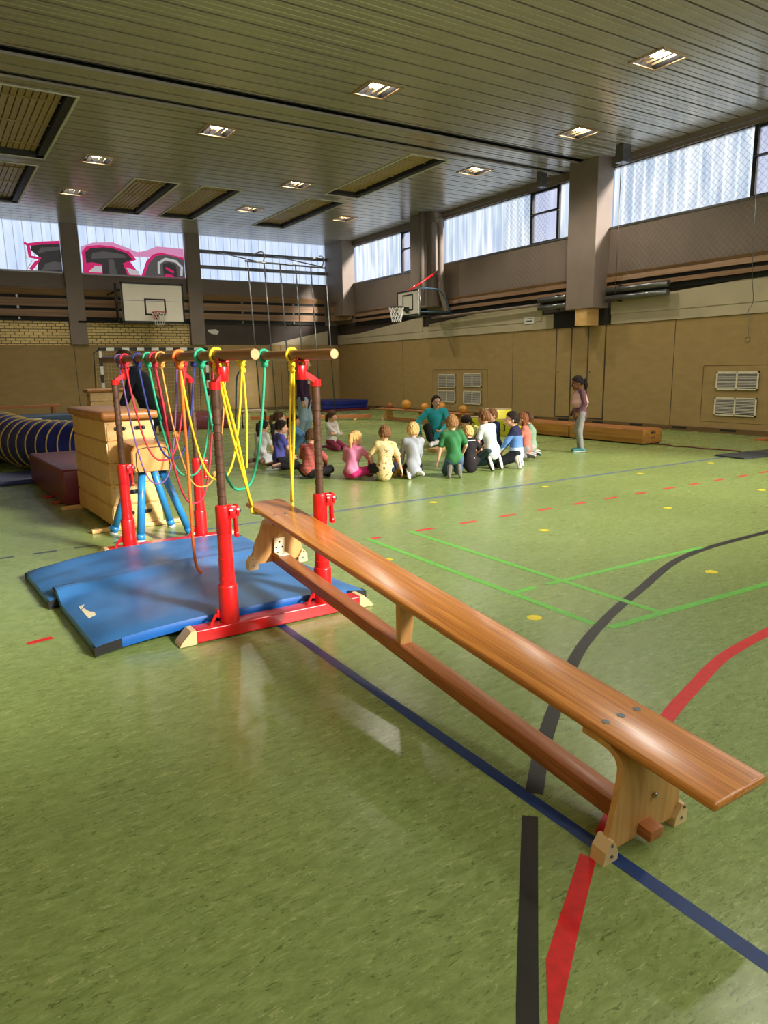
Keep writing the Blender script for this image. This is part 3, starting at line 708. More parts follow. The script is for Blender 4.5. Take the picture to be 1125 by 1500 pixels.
# ------------------------------------------------------------------ blue mats
def gym_mat(name, label, cat, P, th, zf, group, mtop, corner=True, logo=None, side=None):
    """P: four plan corners (front-left, front-right, back-right, back-left); zf(u,v) underside height"""
    c = sum((Vector(p) for p in P), Vector((0, 0)))/4
    t = thing(name, label, cat, (c.x, c.y, 0), 0, group)
    P = [Vector(p)-c for p in P]
    def pl(u, v): return (P[0]*(1-u)+P[1]*u)*(1-v)+(P[3]*(1-u)+P[2]*u)*v
    nu, nv = 28, 20; b = MB()
    def top(u, v):
        q = pl(u, v); e = min(u, 1-u, v, 1-v); r = min(1, e/.03)
        return (q.x, q.y, zf(u, v)+th-.010*(1-r)**2+.004*math.sin(9*u+5*v)+.003*math.sin(17*v-6*u))
    def bot(u, v): q = pl(u, v); return (q.x, q.y, zf(u, v))
    b.grid(top, nu, nv); b.grid(lambda u, v: bot(v, u), nv, nu, mi=1)
    for f, n, mi in ((lambda s, k: (s, 0), nu, 1), (lambda s, k: (1, s), nv, 1), (lambda s, k: (1-s, 1), nu, 1), (lambda s, k: (0, 1-s), nv, 1)):
        def sidefn(a, h, f=f): 
            u, v = f(a, 0); p0, p1 = Vector(bot(u, v)), Vector(top(u, v)); m_ = p0.lerp(p1, h); d = Vector((m_.x, m_.y, 0)); 
            return m_+(d.normalized()*.006*math.sin(PI*h) if d.length > 0 else d)
        b.grid(sidefn, n, 4, mi=mi)
    bmesh.ops.remove_doubles(b.bm, verts=b.bm.verts, dist=.0004)
    b.build('cover', [mtop, side or M['mat_side']], t, smooth=50)
    if corner:
        for cu, cv, du, dv in ((0, 0, .085, .03), (1, 0, -.085, .03), (1, 1, -.085, -.03), (0, 1, .085, -.03)):
            b = MB(); e = .0035
            for f in (lambda a: (cu+du*(1-a), cv), lambda a: (cu, cv+dv*2*a)):
                def fn(a, h, f=f):
                    u, v = f(a); p0, p1 = Vector(bot(u, v)), Vector(top(u, v)); q = p0.lerp(p1, h); d = Vector((q.x, q.y, 0)).normalized(); return q+d*.010
                b.grid(fn, 3, 2)
            b.build('corner_patch', M['black'], t, smooth=50)
    if logo:
        b = MB()
        for pts in logo:
            b.prism(pts, lambda u, v, h: (lambda q: (q[0], q[1], q[2]+.002+h))(top(u, v)), 0, .0015)
        lg = b.build('maker_label', M['cream_metal'], t); lg['label'] = 'small cream printed label'
    return t
sm = lambda x: 0 if x <= 0 else (1 if x >= 1 else x*x*(3-2*x))
rise = lambda u, v: .058*math.sin(PI*min(1, max(0, u)))**.7
gym_mat('gym_mat', 'blue gym mat under the bars, front one with small label and black corner', 'mat', [(.575, 3.738), (2.20, 3.738), (2.16, 4.98), (.53, 4.83)], .062, lambda u, v: .004+max(rise(u, v), .062*sm((v-.80)/.12))*1.0+.02*sm((v-.8)/.12)*sm((u-.2)/.3), 'landing mats under the parallel bars', M['mat_blue'],
        logo=[[(.036, .572), (.038, .624), (.060, .636), (.044, .575)], [(.036, .38), (.036, .546), (.048, .56), (.053, .472), (.066, .44), (.063, .396)]])
gym_mat('gym_mat', 'rear blue gym mat under the bars, partly covered by the front mat', 'mat', [(.487, 4.725), (2.16, 4.86), (2.13, 5.76), (.44, 5.565)], .06, lambda u, v: .002+rise(u, v), 'landing mats under the parallel bars', M['mat_blue'])

# ------------------------------------------------------------------ ropes on the bars
def ropemat(n, c): return mat(n, c, .6, var=.18, scale=120, bump=.5, bscale=220)
RC = {'purple': srgb(120, 84, 140), 'red': srgb(206, 44, 60), 'navy': srgb(34, 44, 112), 'green': srgb(34, 158, 116), 'crimson': srgb(190, 34, 58), 'tan': srgb(214, 150, 70), 'orange': srgb(232, 112, 34), 'yellow': srgb(240, 206, 30), 'teal': srgb(26, 150, 122)}
RM = {k: ropemat('rope_'+k, v) for k, v in RC.items()}
def bx(i, y): return BARX[i]-.0*(y-3.2)
def ring(b, x, y, z, r=.008, lean=.0):
    b.tube([(x+.034*math.cos(a*PI/9), y+lean*math.sin(a*PI/9), z+.037*math.sin(a*PI/9)) for a in range(18)], r, 8, closed=True)
def knot(b, p, r=.008):
    p = Vector(p); rnd = random.Random(int(p.y*1000))
    b.tube([p+Vector((.016*math.cos(a*2*PI/10), .014*math.sin(a*4*PI/10), .018*math.sin(a*2*PI/10))) for a in range(10)], r*1.05, 7, closed=True)
    b.ball(p, r*1.7, (1, 1, 1.4), 10, 8)
def hang(name, label, col, build, group='skipping ropes tied to the parallel bars'):
    b = MB(); build(b); o = b.build('rope', RM[col]); tag(o, label, 'rope', group); return o
def U(y0, y1, d, r=.0075, x_off=0.0, two=False, tail=0.0, knots=(), yoff=0.0, first=True):
    def f(b):
        S_ = Vector((bx(0, y0), y0, bz(y0)-.065)); E_ = Vector((bx(1, y1), y1, bz(y1)-.065))
        if first: ring(b, bx(0, y0), y0, bz(y0), r)
        ring(b, bx(1, y1), y1, bz(y1), r); knot(b, S_+Vector((0, 0, .02)), r); knot(b, E_+Vector((0, 0, .02)), r)
        P = [S_+(E_-S_)*s+Vector((0, yoff*math.sin(PI*s), -d*(1-abs(2*s-1)**2.7))) for s in [i/48 for i in range(49)]]
        b.tube(P, r, 8)
        if two: b.tube([S_, S_+Vector((.03, -.01, -.25)), S_+Vector((.05, -.02, -tail))], r, 8)
        for k in knots: knot(b, P[k], r*.9)
    return f
hang('rope', 'purple rope, farthest back on the bars, sagging in front of the leather buck', 'purple', U(6.0, 6.0, .96, .0065))
hang('rope', 'red rope sagging to the top of the leather buck', 'red', U(5.8, 5.78, .74))
hang('rope', 'dark navy blue rope tied to the bars between red and green ropes', 'navy', U(5.4, 5.55, .69))
hang('rope', 'sea green rope tied near the middle of the left bar with a short second tail', 'green', U(5.12, 5.12, .78, two=True, tail=.36))
hang('rope', 'crimson rope with a doubled strand, the deepest sag near the far right post', 'crimson', U(4.95, 5.10, .97, two=True, tail=.55))
hang('rope', 'tan rope with small knots along its length', 'tan', U(4.8, 4.85, .82, .006, knots=(6, 13, 34)))
def f_or(b):
    y = 4.40; ring(b, bx(0, y), y, bz(y), .011); knot(b, (bx(0, y), y, bz(y)-.05), .011)
    b.tube(smooth_pts([(bx(0, y), y, bz(y)-.05), (bx(0, y)+.01, y+.02, 1.2), (bx(0, y)+.02, y+.05, .75), (bx(0, y)+.025, y+.08, .40), (bx(0, y)+.04, y+.10, .20), (bx(0, y)+.07, y+.10, .135)], 8), .010, 8)
hang('rope', 'thick orange rope hanging straight down from the left bar to the mat', 'orange', f_or)
hang('rope', 'yellow rope sagging from beside the orange rope across to the right bar', 'yellow', U(4.40, 4.54, .72, first=False))
def f_yt(b):
    y = 4.56; ring(b, bx(1, y), y, bz(y), .008); knot(b, (bx(1, y), y, bz(y)-.045)); knot(b, (bx(1, y)+.01, y, bz(y)-.085))
    b.tube(smooth_pts([(bx(1, y)+.012, y, bz(y)-.08), (bx(1, y)+.02, y, 1.2), (bx(1, y)+.01, y, .95), (bx(1, y)+.0, y, .80)], 8), .0085, 8)
hang('rope', 'short yellow rope hanging loose from the right bar, ending in mid-air', 'yellow', f_yt)
hang('rope', 'bright green rope sagging in front of the left post to the right bar', 'green', U(3.99, 4.165, .73, .0088))
def two_strand(i, y, end, r=.008, under=True, s=1):
    def f(b):
        x = bx(i, y); ring(b, x, y, bz(y), r*1.1); knot(b, (x, y, bz(y)-.05), r*1.1); knot(b, (x, y, bz(y)-.072), r*1.0)
        e = Vector(end)
        for q in (-1, 1):
            b.tube(smooth_pts([(x+q*.006, y, bz(y)-.06), (x+(e.x-x)*.5+q*.012, y+(e.y-y)*.5, (bz(y)-.06+e.z)/2), (e.x+s*.004, e.y+q*.012, e.z)], 10), r, 8)
        # passes round the edge and on under the seat
        b.tube(smooth_pts([(e.x+s*.004, e.y, e.z), (e.x+s*.003, e.y, e.z-.035), (e.x-s*.05, e.y, e.z-.048), (e.x-s*.09, e.y, e.z-.046)], 5), r*1.2, 8)
    return f
hang('rope', 'doubled yellow rope holding up the left edge of the bench', 'yellow', two_strand(0, 3.735, (1.570, 3.98, .645), s=-1))
hang('rope', 'doubled yellow rope holding up the right edge of the bench', 'yellow', two_strand(1, 3.765, (1.830, 3.98, .645), s=1))

# ------------------------------------------------------------------ vaulting boxes
def vault_box(label, loc, rotz, L=1.50, wt=.45, wb=.50, H=1.10, n=5, skids=True, group='vaulting boxes'):
    t = thing('vaulting_box', label, 'vaulting box', loc, rotz, group)
    zt = H-.075; hs = (zt-.035)/n
    for k in range(n):
        z0, z1 = .035+k*hs, .035+(k+1)*hs-.004
        def dim(z): s = (z-.03)/(zt-.03); return (wb+(wt-wb)*s, L+(L*.97-L)*s)
        b = MB(); (w0, l0), (w1, l1) = dim(z0), dim(z1)
        A = [b.bm.verts.new((sx*w0/2, sy*l0/2, z0)) for sx, sy in ((-1, -1), (1, -1), (1, 1), (-1, 1))]; B = [b.bm.verts.new((sx*w1/2, sy*l1/2, z1)) for sx, sy in ((-1, -1), (1, -1), (1, 1), (-1, 1))]
        b.bm.faces.new(A[::-1]); b.bm.faces.new(B)
        for j in range(4): b.bm.faces.new((A[j], A[(j+1) % 4], B[(j+1) % 4], B[j]))
        es = list(b.bm.edges); bmesh.ops.bevel(b.bm, geom=es, offset=.012, segments=3, affect='EDGES')
        sec = b.build('box_section', M['box_ply'], t, smooth=40)
        b = MB()
        for s in (-1, 1):
            for x in (-.17, .17) if k in (n-1,) else ((-.17, .17) if k == 0 else ()):
                pass
        holes = {n-1: (-.095, .085), 1: (-.02,), 0: (-.085, .075)}.get(k, ())
        for hx in holes:
            for sy in (-1, 1):
                yy = (l0+l1)/4*sy+sy*.0; zc = (z0+z1)/2+.02
                b = MB(); b.tube([(hx-.035, yy+sy*.006, zc), (hx+.035, yy+sy*.006, zc)], .019, 14); b.ball((hx-.035, yy+sy*.006, zc), .019, (1, 1, 1), 14, 8); b.ball((hx+.035, yy+sy*.006, zc), .019, (1, 1, 1), 14, 8)
                for v in b.bm.verts: v.co.y = yy+(v.co.y-yy)*.12+sy*.0035
                b.build('hand_slot', M['black'], sec)
        b = MB()
        for sx in (-1, 1):
            for zz in (z0+.03, z1-.03): b.cyl((sx*.195, -(l0+l1)/4-.004, zz), (sx*.195, -(l0+l1)/4+.004, zz), .004, n=8)
        b.build('screw', M['steel'], sec)
    b = MB(); b.box((0, 0, H-.036), (wt+.08, L+.09, .078), bev=.034, seg=4); b.build('padded_top', M['leather'], t, smooth=60)
    if skids:
        for s in (-1, 1):
            b = MB(); b.box((0, s*(L/2-.02), .019), (.86, .06, .036), bev=.005); b.build('skid', M['box_ply'], t)
    return t
vault_box('large light wooden vaulting box with tan padded top behind the leather buck', (1.525, 7.56, 0), math.radians(2), L=1.46, wb=.47, wt=.44)
vault_box('second wooden vaulting box farther back, standing crosswise before the handball goal', (3.75, 17.2, 0), math.radians(90), L=1.46, skids=False)

# ------------------------------------------------------------------ leather buck on blue legs
ang = math.atan2(-.46, .13)+PI/2
t = thing('vaulting_buck', 'small leather vaulting buck on four blue legs before the wooden box', 'vaulting buck', (1.56, 6.43, 0), -.04)
b = MB(); prof = []
W2, H0, H1 = .182, .615, .855
def sect(k): 
    return [(-W2*.86*k, H0+.004), (W2*.86*k, H0+.004), (W2*k, H0+.05), (W2*.97*k, H1-.055), (W2*.80*k, H1-.012), (W2*.4*k, H1), (-W2*.4*k, H1), (-W2*.80*k, H1-.012), (-W2*.97*k, H1-.055), (-W2*k, H0+.05)]
R = []
for y, k in ((-.31, .90), (-.30, .97), (-.27, 1), (.27, 1), (.30, .97), (.31, .90)):
    R.append([b.bm.verts.new((u, y, H0+.1+(v-H0-.1)*(1 if k > .95 else .95))) for u, v in sect(k)])
for A, B in zip(R[:-1], R[1:]):
    for j in range(10): b.bm.faces.new((A[j], A[(j+1) % 10], B[(j+1) % 10], B[j]))
b.bm.faces.new(R[0][::-1]).material_index = 1; b.bm.faces.new(R[-1]).material_index = 1
body = b.build('padded_body', [M['leather'], M['leather_light']], t, smooth=35)
for sy in (-1, 1):
    b = MB(); b.tube([(u*.78, sy*.3115, H0+.1+(v-H0-.1)*.80) for u, v in sect(.97)][2:]+[(-.78*W2*.9, sy*.3115, H0+.01)], .0035, 6)
    b.tube([(W2*.78, sy*.3115, H0+.06), (W2*.70, sy*.3115, H0+.006)], .0035, 6); b.build('seam_piping', M['black'], body)
for fx, fy in ((-.145, -.235), (.30, -.20), (-.29, .24), (.24, .255)):
    lg = MB(); tx, ty = (.085 if fx > 0 else -.075), (.17 if fy > 0 else -.20)
    lg.tube([(tx, ty, H0+.01), (tx+(fx-tx)*.93, ty+(fy-ty)*.93, .055)], .033, 16); l_ = lg.build('leg', M['buck_blue'], t)
    b = MB(); b.tube([(tx+(fx-tx)*.90, ty+(fy-ty)*.90, .075), (tx+(fx-tx)*.985, ty+(fy-ty)*.985, .025)], .037, 14); b.box((fx*1.05, fy, .06), (.03, .03, .035), bev=.008); b.build('foot_sleeve', M['buck_blue'], l_)
    b = MB(); b.cyl((fx, fy, 0), (fx, fy, .028), .040, .034, n=16); f = b.build('rubber_foot', M['rubber'], l_); f['label'] = 'pale rubber foot'

# ------------------------------------------------------------------ soft mats, tunnel, things on the left
def soft_mat(name, label, cat, c, d, rotz, m, group=None, bev=.03, sub=None, strap=None):
    t = thing(name, label, cat, (c[0], c[1], c[2]), rotz, group)
    b = MB(); b.box((0, 0, d[2]/2), d, bev=bev, seg=3); b.build('cover', m, t, smooth=50)
    if strap:
        for x, y in strap:
            b = MB(); b.tube([(x-.05, y, .04), (x-.06, y, .02), (x, y-.02, .012), (x+.05, y, .02), (x+.05, y, .05)], .012, 8); b.build('carry_loop', M['red'], t)
    if sub: sub(t)
    return t
soft_mat('crash_mat', 'maroon crash mat on the floor left of the big vaulting box', 'crash mat', (1.60, 9.60, 0), (1.0, 2.2, .40), .04, M['maroon'], 'maroon crash mats', strap=[(-.53, -.85), (-.53, -.35)])
def seam(t):
    b = MB(); b.box((0, -.9975, .10), (1.72, .006, .012)); b.build('seam', M['maroon'], t)
soft_mat('crash_mat', 'long maroon crash mat far behind the bars beside the handball goal', 'crash mat', (5.75, 18.75, 0), (1.75, 2.0, .34), -.12, M['maroon'], 'maroon crash mats', sub=seam)
VB = mat('violet_blue_vinyl', srgb(58, 66, 116), .4, var=.15, scale=4); NB = mat('navy_vinyl', srgb(22, 40, 128), .4, var=.25, scale=6, bump=.25, bscale=10)
soft_mat('gym_mat', 'thin violet blue mat on the floor at left edge, nearer of two', 'mat', (.22, 11.0, 0), (2.0, .95, .065), .10, VB, 'thin mats by the crawl tunnel', bev=.012)
soft_mat('gym_mat', 'thin violet blue mat at left edge under the crawl tunnel, farther of two', 'mat', (.22, 13.9, 0), (2.0, 1.0, .065), .12, VB, 'thin mats by the crawl tunnel', bev=.012)
# tunnel
t = thing('crawl_tunnel', 'dark blue fabric crawl tunnel with yellow hoops at the left edge', 'play tunnel', (1.3, 12.4, 0))
TP = smooth_pts([(2.25, 11.05, .385), (1.85, 11.35, .385), (1.50, 11.85, .385), (1.22, 12.6, .39), (1.02, 13.5, .455), (.78, 14.3, .46), (.40, 15.1, .45), (-.15, 15.8, .42)], 10)
to = Vector((1.3, 12.4, 0)); YH = mat('yellow_hoop', srgb(206, 176, 78), .5, var=.1)
b = MB(); n = 26; R = []; hoops = []
for i, p in enumerate(TP):
    tn = (TP[min(i+1, len(TP)-1)]-TP[max(i-1, 0)]).normalized(); s = tn.cross(Vector((0, 0, 1))).normalized(); u = s.cross(tn)
    r = .375-.014*abs(math.sin(PI*i/3))
    ringp = [p+(s*math.cos(2*PI*j/n)+u*math.sin(2*PI*j/n))*r-to for j in range(n)]; R.append([b.bm.verts.new(q) for q in ringp])
    if i % 3 == 0: hoops.append([p+(s*math.cos(2*PI*j/n)+u*math.sin(2*PI*j/n))*.378-to for j in range(n)])
for A, B in zip(R[:-1], R[1:]):
    for j in range(n): b.bm.faces.new((A[j], A[(j+1) % n], B[(j+1) % n], B[j])).smooth = True
fb = b.build('fabric_tube', NB, t)
sd = fb.modifiers.new('thickness', 'SOLIDIFY'); sd.thickness = .004
for h in hoops:
    b = MB(); b.tube(h, .011, 6, closed=True); b.build('hoop', YH, t)
# stack of blue mats at the back left wall and the wooden rail above
BM2 = mat('grey_blue_vinyl', srgb(66, 92, 122), .4, var=.12, scale=4)
def lab(t):
    b = MB(); b.box((.72, -.506, .12), (.30, .004, .03)); b.build('print', M['white'], t)
soft_mat('gym_mat', 'grey blue mat with pale print, top of the stack behind the tunnel', 'mat', (1.5, 20.5, .22), (3.2, 1.0, .20), 0, BM2, 'mats stacked at the back left', bev=.02, sub=lab)
soft_mat('gym_mat', 'dark blue mat at the bottom of the stack behind the tunnel', 'mat', (1.5, 20.5, 0), (3.2, 1.0, .215), 0, NB, 'mats stacked at the back left', bev=.02)
def trol(t):
    for x in (-1.35, 1.35):
        for y in (-.2, .2):
            b = MB(); b.box((x, y, -.245), (.06, .06, .49), bev=.004); b.build('leg', M['baseboard'], t)
t = thing('wooden_trestle', 'brown wooden plank on trestles behind the blue mats at left', 'plank', (1.6, 21.8, .56)); b = MB(); b.box((0, 0, .03), (3.0, .4, .06), bev=.006); b.build('plank', M['bench_rail'], t)
for x in (-1.3, 1.3):
    b = MB(); b.box((x, 0, -.28), (.08, .36, .56), bev=.004); b.build('leg', M['bench_rail'], t)
# stacked mats in the back corner
soft_mat('gym_mat', 'dark blue mat on top of the stack in the back right corner', 'mat', (12.35, 22.9, .19), (1.75, 2.0, .15), .0, NB, 'mats stacked in the back corner', bev=.02)
soft_mat('gym_mat', 'dark blue mat in the middle of the stack in the back right corner', 'mat', (12.3, 22.9, .07), (1.75, 2.0, .12), .0, NB, 'mats stacked in the back corner', bev=.02)
soft_mat('gym_mat', 'dark red mat at the bottom of the stack in the back right corner', 'mat', (12.3, 22.85, 0), (1.85, 2.1, .07), .0, M['maroon'], 'mats stacked in the back corner', bev=.01)

# handball goal
t = thing('handball_goal', 'handball goal with black and white striped posts and a net', 'goal', (5.81, 21.7, 0)); GW, GH = 1.54, 2.15
def striped(name, a, c, n, first):
    b = MB(); a, c = Vector(a), Vector(c)
    for k in range(n):
        p, q = a.lerp(c, k/n), a.lerp(c, (k+1)/n); d = [max(.08, abs(q[i]-p[i])) for i in range(3)]
        b.box((p+q)/2, d, mi=(k+first) % 2)
    return b.build(name, [M['black'], M['white']], t)
striped('post', (-GW, 0, 0), (-GW, 0, GH-.04), 9, 1); striped('post', (GW, 0, 0), (GW, 0, GH-.04), 9, 1); striped('crossbar', (-GW-.04, 0, GH-.04), (GW+.04, 0, GH-.04), 15, 0)
for s in (-1, 1):
    b = MB(); b.tube([(s*GW, .04, GH-.04), (s*(GW+.03), .75, GH-.12), (s*(GW+.05), 1.0, .02), (s*GW, .04, .02)], .016); b.build('net_frame', M['steel'], t)
NETC = mat('net_cord', srgb(206, 196, 160), .7, var=.1)
b = MB()
def netp(u, v): return Vector((-GW+2*GW*u, .72+.28*(1-v)+.10*math.sin(PI*u)*math.sin(PI*v), .02+(GH-.14)*v-.04*math.sin(PI*u)))
for i in range(29): b.tube([netp(i/28, j/8) for j in range(9)], .0035, 3, cap=False)
for j in range(20): b.tube([netp(i/10, j/19) for i in range(11)], .0035, 3, cap=False)
for s in (0, 1):
    for j in range(20): b.tube([(-GW+2*GW*s, .04, .02+(GH-.06)*j/19), netp(s, j/19)], .0035, 3, cap=False)
for i in range(29): b.tube([(-GW+2*GW*i/28, .04, GH-.04), netp(i/28, 1)], .0035, 3, cap=False)
b.build('goal_net', NETC, t)

# basketball boards
def hoop_net(b, c, r, h, n=12):
    c = Vector(c)
    for k in range(n):
        for s in (-1, 1):
            b.tube([c+Vector(((r-(r*.42)*q)*math.cos(2*PI*(k+s*q*2)/n), (r-(r*.42)*q)*math.sin(2*PI*(k+s*q*2)/n), -h*q)) for q in (0, .25, .5, .75, 1)], .006, 4, cap=False)
BOARDW = mat('backboard_white', srgb(230, 222, 204), .5, var=.05, scale=2)
t = thing('basketball_backboard', 'large basketball backboard with red rim on the back wall', 'basketball hoop', (6.28, 23.2, 2.95), 0, 'basketball hoops')
b = MB(); b.box((0, 0, .605), (1.92, .03, 1.21)); bd = b.build('board', BOARDW, t)
b = MB()
for z in (.03, 1.18): b.box((0, -.018, z), (1.93, .012, .06))
for x in (-.935, .935): b.box((x, -.018, .605), (.055, .012, 1.21))
b.build('border', M['black'], bd)
b = MB()
for z in (.26, .71): b.box((.05, -.018, z), (.66, .008, .05))
for x in (-.255, .355): b.box((x, -.018, .485), (.05, .008, .5))
b.box((0, -.0165, .66), (1.85, .004, .008)); b.build('target_rectangle', M['black'], bd)
b = MB(); b.tube([(.05+.225*math.cos(a*PI/12), -.40+.225*math.sin(a*PI/12), .30) for a in range(24)], .012, 8, closed=True); b.box((.05, -.10, .28), (.16, .17, .03)); b.prism([(-.03, .28), (-.17, .28), (-.03, .10)], lambda u, v, h: (.05+h, u, v), -.08, .08); rm = b.build('rim', mat('rim_red', srgb(190, 62, 48), .45), t)
b = MB(); hoop_net(b, (.05, -.40, .29), .22, .38); b.build('hoop_net', M['white'], rm)
b = MB()
for x in (-.8, .8):
    b.tube([(x, .03, 1.05), (x*1.3, 1.40, .95)], .025); b.tube([(x, .03, .15), (x*1.3, 1.40, .18)], .025)
b.tube([(-2.0, 1.42, .10), (1.6, 1.42, .10)], .03); b.tube([(-1.1, .02, .0), (-1.1, .02, 1.15)], .035); b.tube([(-1.1, .02, .6), (-.9, .02, .6)], .02); b.build('mount', M['black'], t)
b = MB(); b.cyl((-.84, -.02, .12), (-.84, -.016, .12), .035, n=18); b.build('sticker', M['white'], bd)

t = thing('basketball_backboard', 'small basketball backboard with white net on the right wall', 'basketball hoop', (12.2, 17.8, 2.93), 0, 'basketball hoops')
b = MB(); b.box((0, 0, .35), (.03, 1.10, .70)); bd = b.build('board', BOARDW, t)
b = MB()
for z in (.015, .685): b.box((-.018, 0, z), (.010, 1.11, .035))
for y in (-.535, .535): b.box((-.018, y, .35), (.010, .035, .70))
for z in (.16, .58): b.box((-.018, 0, z), (.008, .52, .035))
for y in (-.25, .25): b.box((-.018, y, .37), (.008, .035, .45))
b.build('border', M['black'], bd)
b = MB(); b.tube([(-.42+.225*math.cos(a*PI/12), .225*math.sin(a*PI/12), .24) for a in range(24)], .012, 8, closed=True); b.box((-.1, 0, .22), (.18, .12, .03)); b.prism([(-.03, .24), (-.2, .24), (-.03, .06)], lambda u, v, h: (u, h, v), -.06, .06); rm = b.build('rim', mat('rim_dark', srgb(64, 62, 58), .45), t)
b = MB(); hoop_net(b, (-.42, 0, .24), .22, .42); b.build('hoop_net', M['white'], rm)
b = MB(); b.tube([(.1, .1, .72), (1.3, .2, 1.38)], .028); b.build('brace', M['red'], t); 
b = MB(); b.tube(smooth_pts([(.02, -.5, .72), (.4, -.5, .74), (.85, -.4, .70), (1.1, -.4, .40), (1.2, -.4, .10), (1.35, -.4, .06)], 6), .022); b.tube([(.02, -.5, .08), (1.3, -.42, .10)], .022); b.build('side_frame', mat('frame_blue', srgb(70, 100, 124), .4, .3), t)
b = MB(); b.tube([(.02, .5, .05), (1.35, .45, .05)], .03); b.tube([(.02, -.56, .0), (.02, -.56, .74)], .02); b.build('support', M['steel'], t)

# climbing poles
t = thing('climbing_poles', 'six tall steel climbing poles hanging from a top rail at the back', 'climbing poles', (10.235, 21.6, 0))
b = MB(); b.tube([(-1.50, 0, 4.745), (1.31, 0, 4.69)], .026); b.build('top_rail', M['steel'], t)
for k in range(6):
    x = -1.41+.54*k; b = MB(); b.tube([(x, 0, 4.74), (x+.16, -.05, 0.0)], .021, 10); b.build('pole', M['steel'], t)
for x in (-.96, 1.12):
    b = MB(); b.tube(smooth_pts([(x-.3, 0, 4.93), (x, -.02, 5.05), (x+.1, -.03, 4.93), (x+.05, 0, 4.72)], 6), .02); b.tube([(x+.05, 0, 4.72), (x-.3, 3.0, 5.43)], .018); b.build('hanger', M['steel'], t)

# ball nets before the right windows
NM = mat('safety_net', srgb(84, 78, 70), .8, var=.05, spec=.1)
def wall_net(label, y0, y1, z0fn, z1):
    b = MB(); s = .13; xx = 13.02
    n = int((y1-y0)/s)
    for d in (-1, 1):
        k = -int((z1-2.9)/s)-1
        for i in range(-40, n+41):
            P = []
            for j in range(0, 25):
                z = z1-j*(z1-2.6)/24; y = y0+i*s+d*(z1-z)
                if y0 <= y <= y1 and z >= z0fn(y): P.append((xx+.02*math.sin(5*y+3*z), y, z))
                elif P: break
            if len(P) > 1: b.tube([P[0]]+P[3:-1:4]+[P[-1]], .0022, 3, cap=False)
    o = b.build('ball_net', NM); tag(o, label, 'net', 'ball nets over the right windows')
wall_net('wire-like ball net before the near right window', 3.0, 10.95, lambda y: 2.9+(.35 if y < 10.6 else 0), 5.62)
wall_net('wire-like ball net hanging before the window left of the big column', 13.0, 14.6, lambda y: 3.2, 5.62)
b = MB(); b.tube([(13.02, -2, 5.66), (13.02, 11.2, 5.66)], .008); b.tube([(13.02, 10.95, 5.8), (13.02, 10.95, 2.95)], .008); b.b2((12.95, 10.85, 5.62), (13.2, 11.05, 5.97)); tag(b.build('net_rail', M['steel']), 'steel net rail and bracket under the ceiling beside the big column', 'rail')
b = MB(); b.tube([(13.02, 13.0, 5.66), (13.02, 18.4, 5.66)], .008); b.b2((12.97, 13.25, 5.62), (13.15, 13.42, 5.97)); tag(b.build('net_rail', M['steel']), 'steel net rail over the right window beyond the big column', 'rail')
# curtain roller pipes beside the big column
GP = mat('galvanised_pipe', srgb(150, 148, 142), .3, .8, var=.1)
for (y0, y1, z, l) in ((9.9, 11.55, 3.08, 'upper grey pipe end to the right of the big column'), (9.9, 11.55, 2.90, 'lower grey pipe end to the right of the big column'), (12.75, 13.7, 3.05, 'upper grey pipe end left of the big column'), (12.75, 13.7, 2.86, 'lower grey pipe end left of the big column')):
    t = thing('roller_pipe', l, 'pipe', (13.42, (y0+y1)/2, z), 0, 'roller pipes beside the big column')
    h = (y1-y0)/2; b = MB(); b.cyl((0, -h, 0), (0, h, 0), .065, n=18); b.build('tube', M['steel'], t); b = MB(); b.cyl((0, h if y0 < 12 else -h, 0), (0, h+.01 if y0 < 12 else -h-.01, 0), .075, n=18); b.build('end_cap', GP, t)
    b = MB(); b.b2((-.02, h-.38 if y0 < 12 else -h+.30, -.085), (.10, h-.34 if y0 < 12 else -h+.34, .085)); b.build('bracket', M['dark'], t)
b = MB(); b.tube([(13.5, 13.7, 2.95), (13.45, 18.3, 2.93)], .04); b.build('wall_pipe', M['column']); tag(bpy.data.objects['wall_pipe'], 'long pipe along the right wall under the boards', 'pipe')
b = MB(); b.tube(smooth_pts([(13.2, 17.85, 5.9), (13.25, 17.85, 5.7), (13.38, 17.82, 5.5), (13.40, 17.80, 3.9), (13.45, 17.72, 3.4), (13.50, 17.6, 3.05)], 6), .09, 12); b.build('drain_pipe', M['column']); tag(bpy.data.objects['drain_pipe'], 'thick taupe drain pipe running down beside the second right column', 'pipe')
b = MB(); b.tube([(13.10, 18.35, 3.3), (13.10, 18.35, 5.96)], .09, 14); tag(b.build('heating_pipe', M['column']), 'thick vertical taupe pipe on the second right column', 'pipe')

# vents in the right wall
VF = mat('vent_frame', srgb(224, 214, 186), .5, var=.04); VS = mat('vent_slat', srgb(176, 168, 150), .5, var=.05)
def vent(label, y0, y1, z0, z1):
    t = thing('wall_vent', label, 'vent', (XR-.005, (y0+y1)/2, z0), 0, 'slatted vents in the right wall'); w, h = y1-y0, z1-z0
    b = MB(); b.b2((-.012, -w/2, 0), (.003, w/2, h)); b.build('backing', M['dark'], t)
    b = MB()
    for z in (0, h-.028): b.b2((-.03, -w/2, z), (.0, w/2, z+.028))
    for y in (-w/2, w/2-.028, -.012): b.b2((-.03, y, 0), (.0, y+.028, h))
    b.build('frame', VF, t)
    n = 10
    for k in range(n):
        b = MB(); b.box((-.02, 0, .04+(h-.07)*(k+.5)/n), (.006, w-.05, (h-.07)/n*.62), rot=(0, .5, 0)); b.build('slat', VS, t)
vent('upper white slatted vent near the right edge of the picture', 7.92, 8.81, .878, 1.245); vent('lower white slatted vent near the right edge of the picture', 7.92, 8.81, .362, .73)
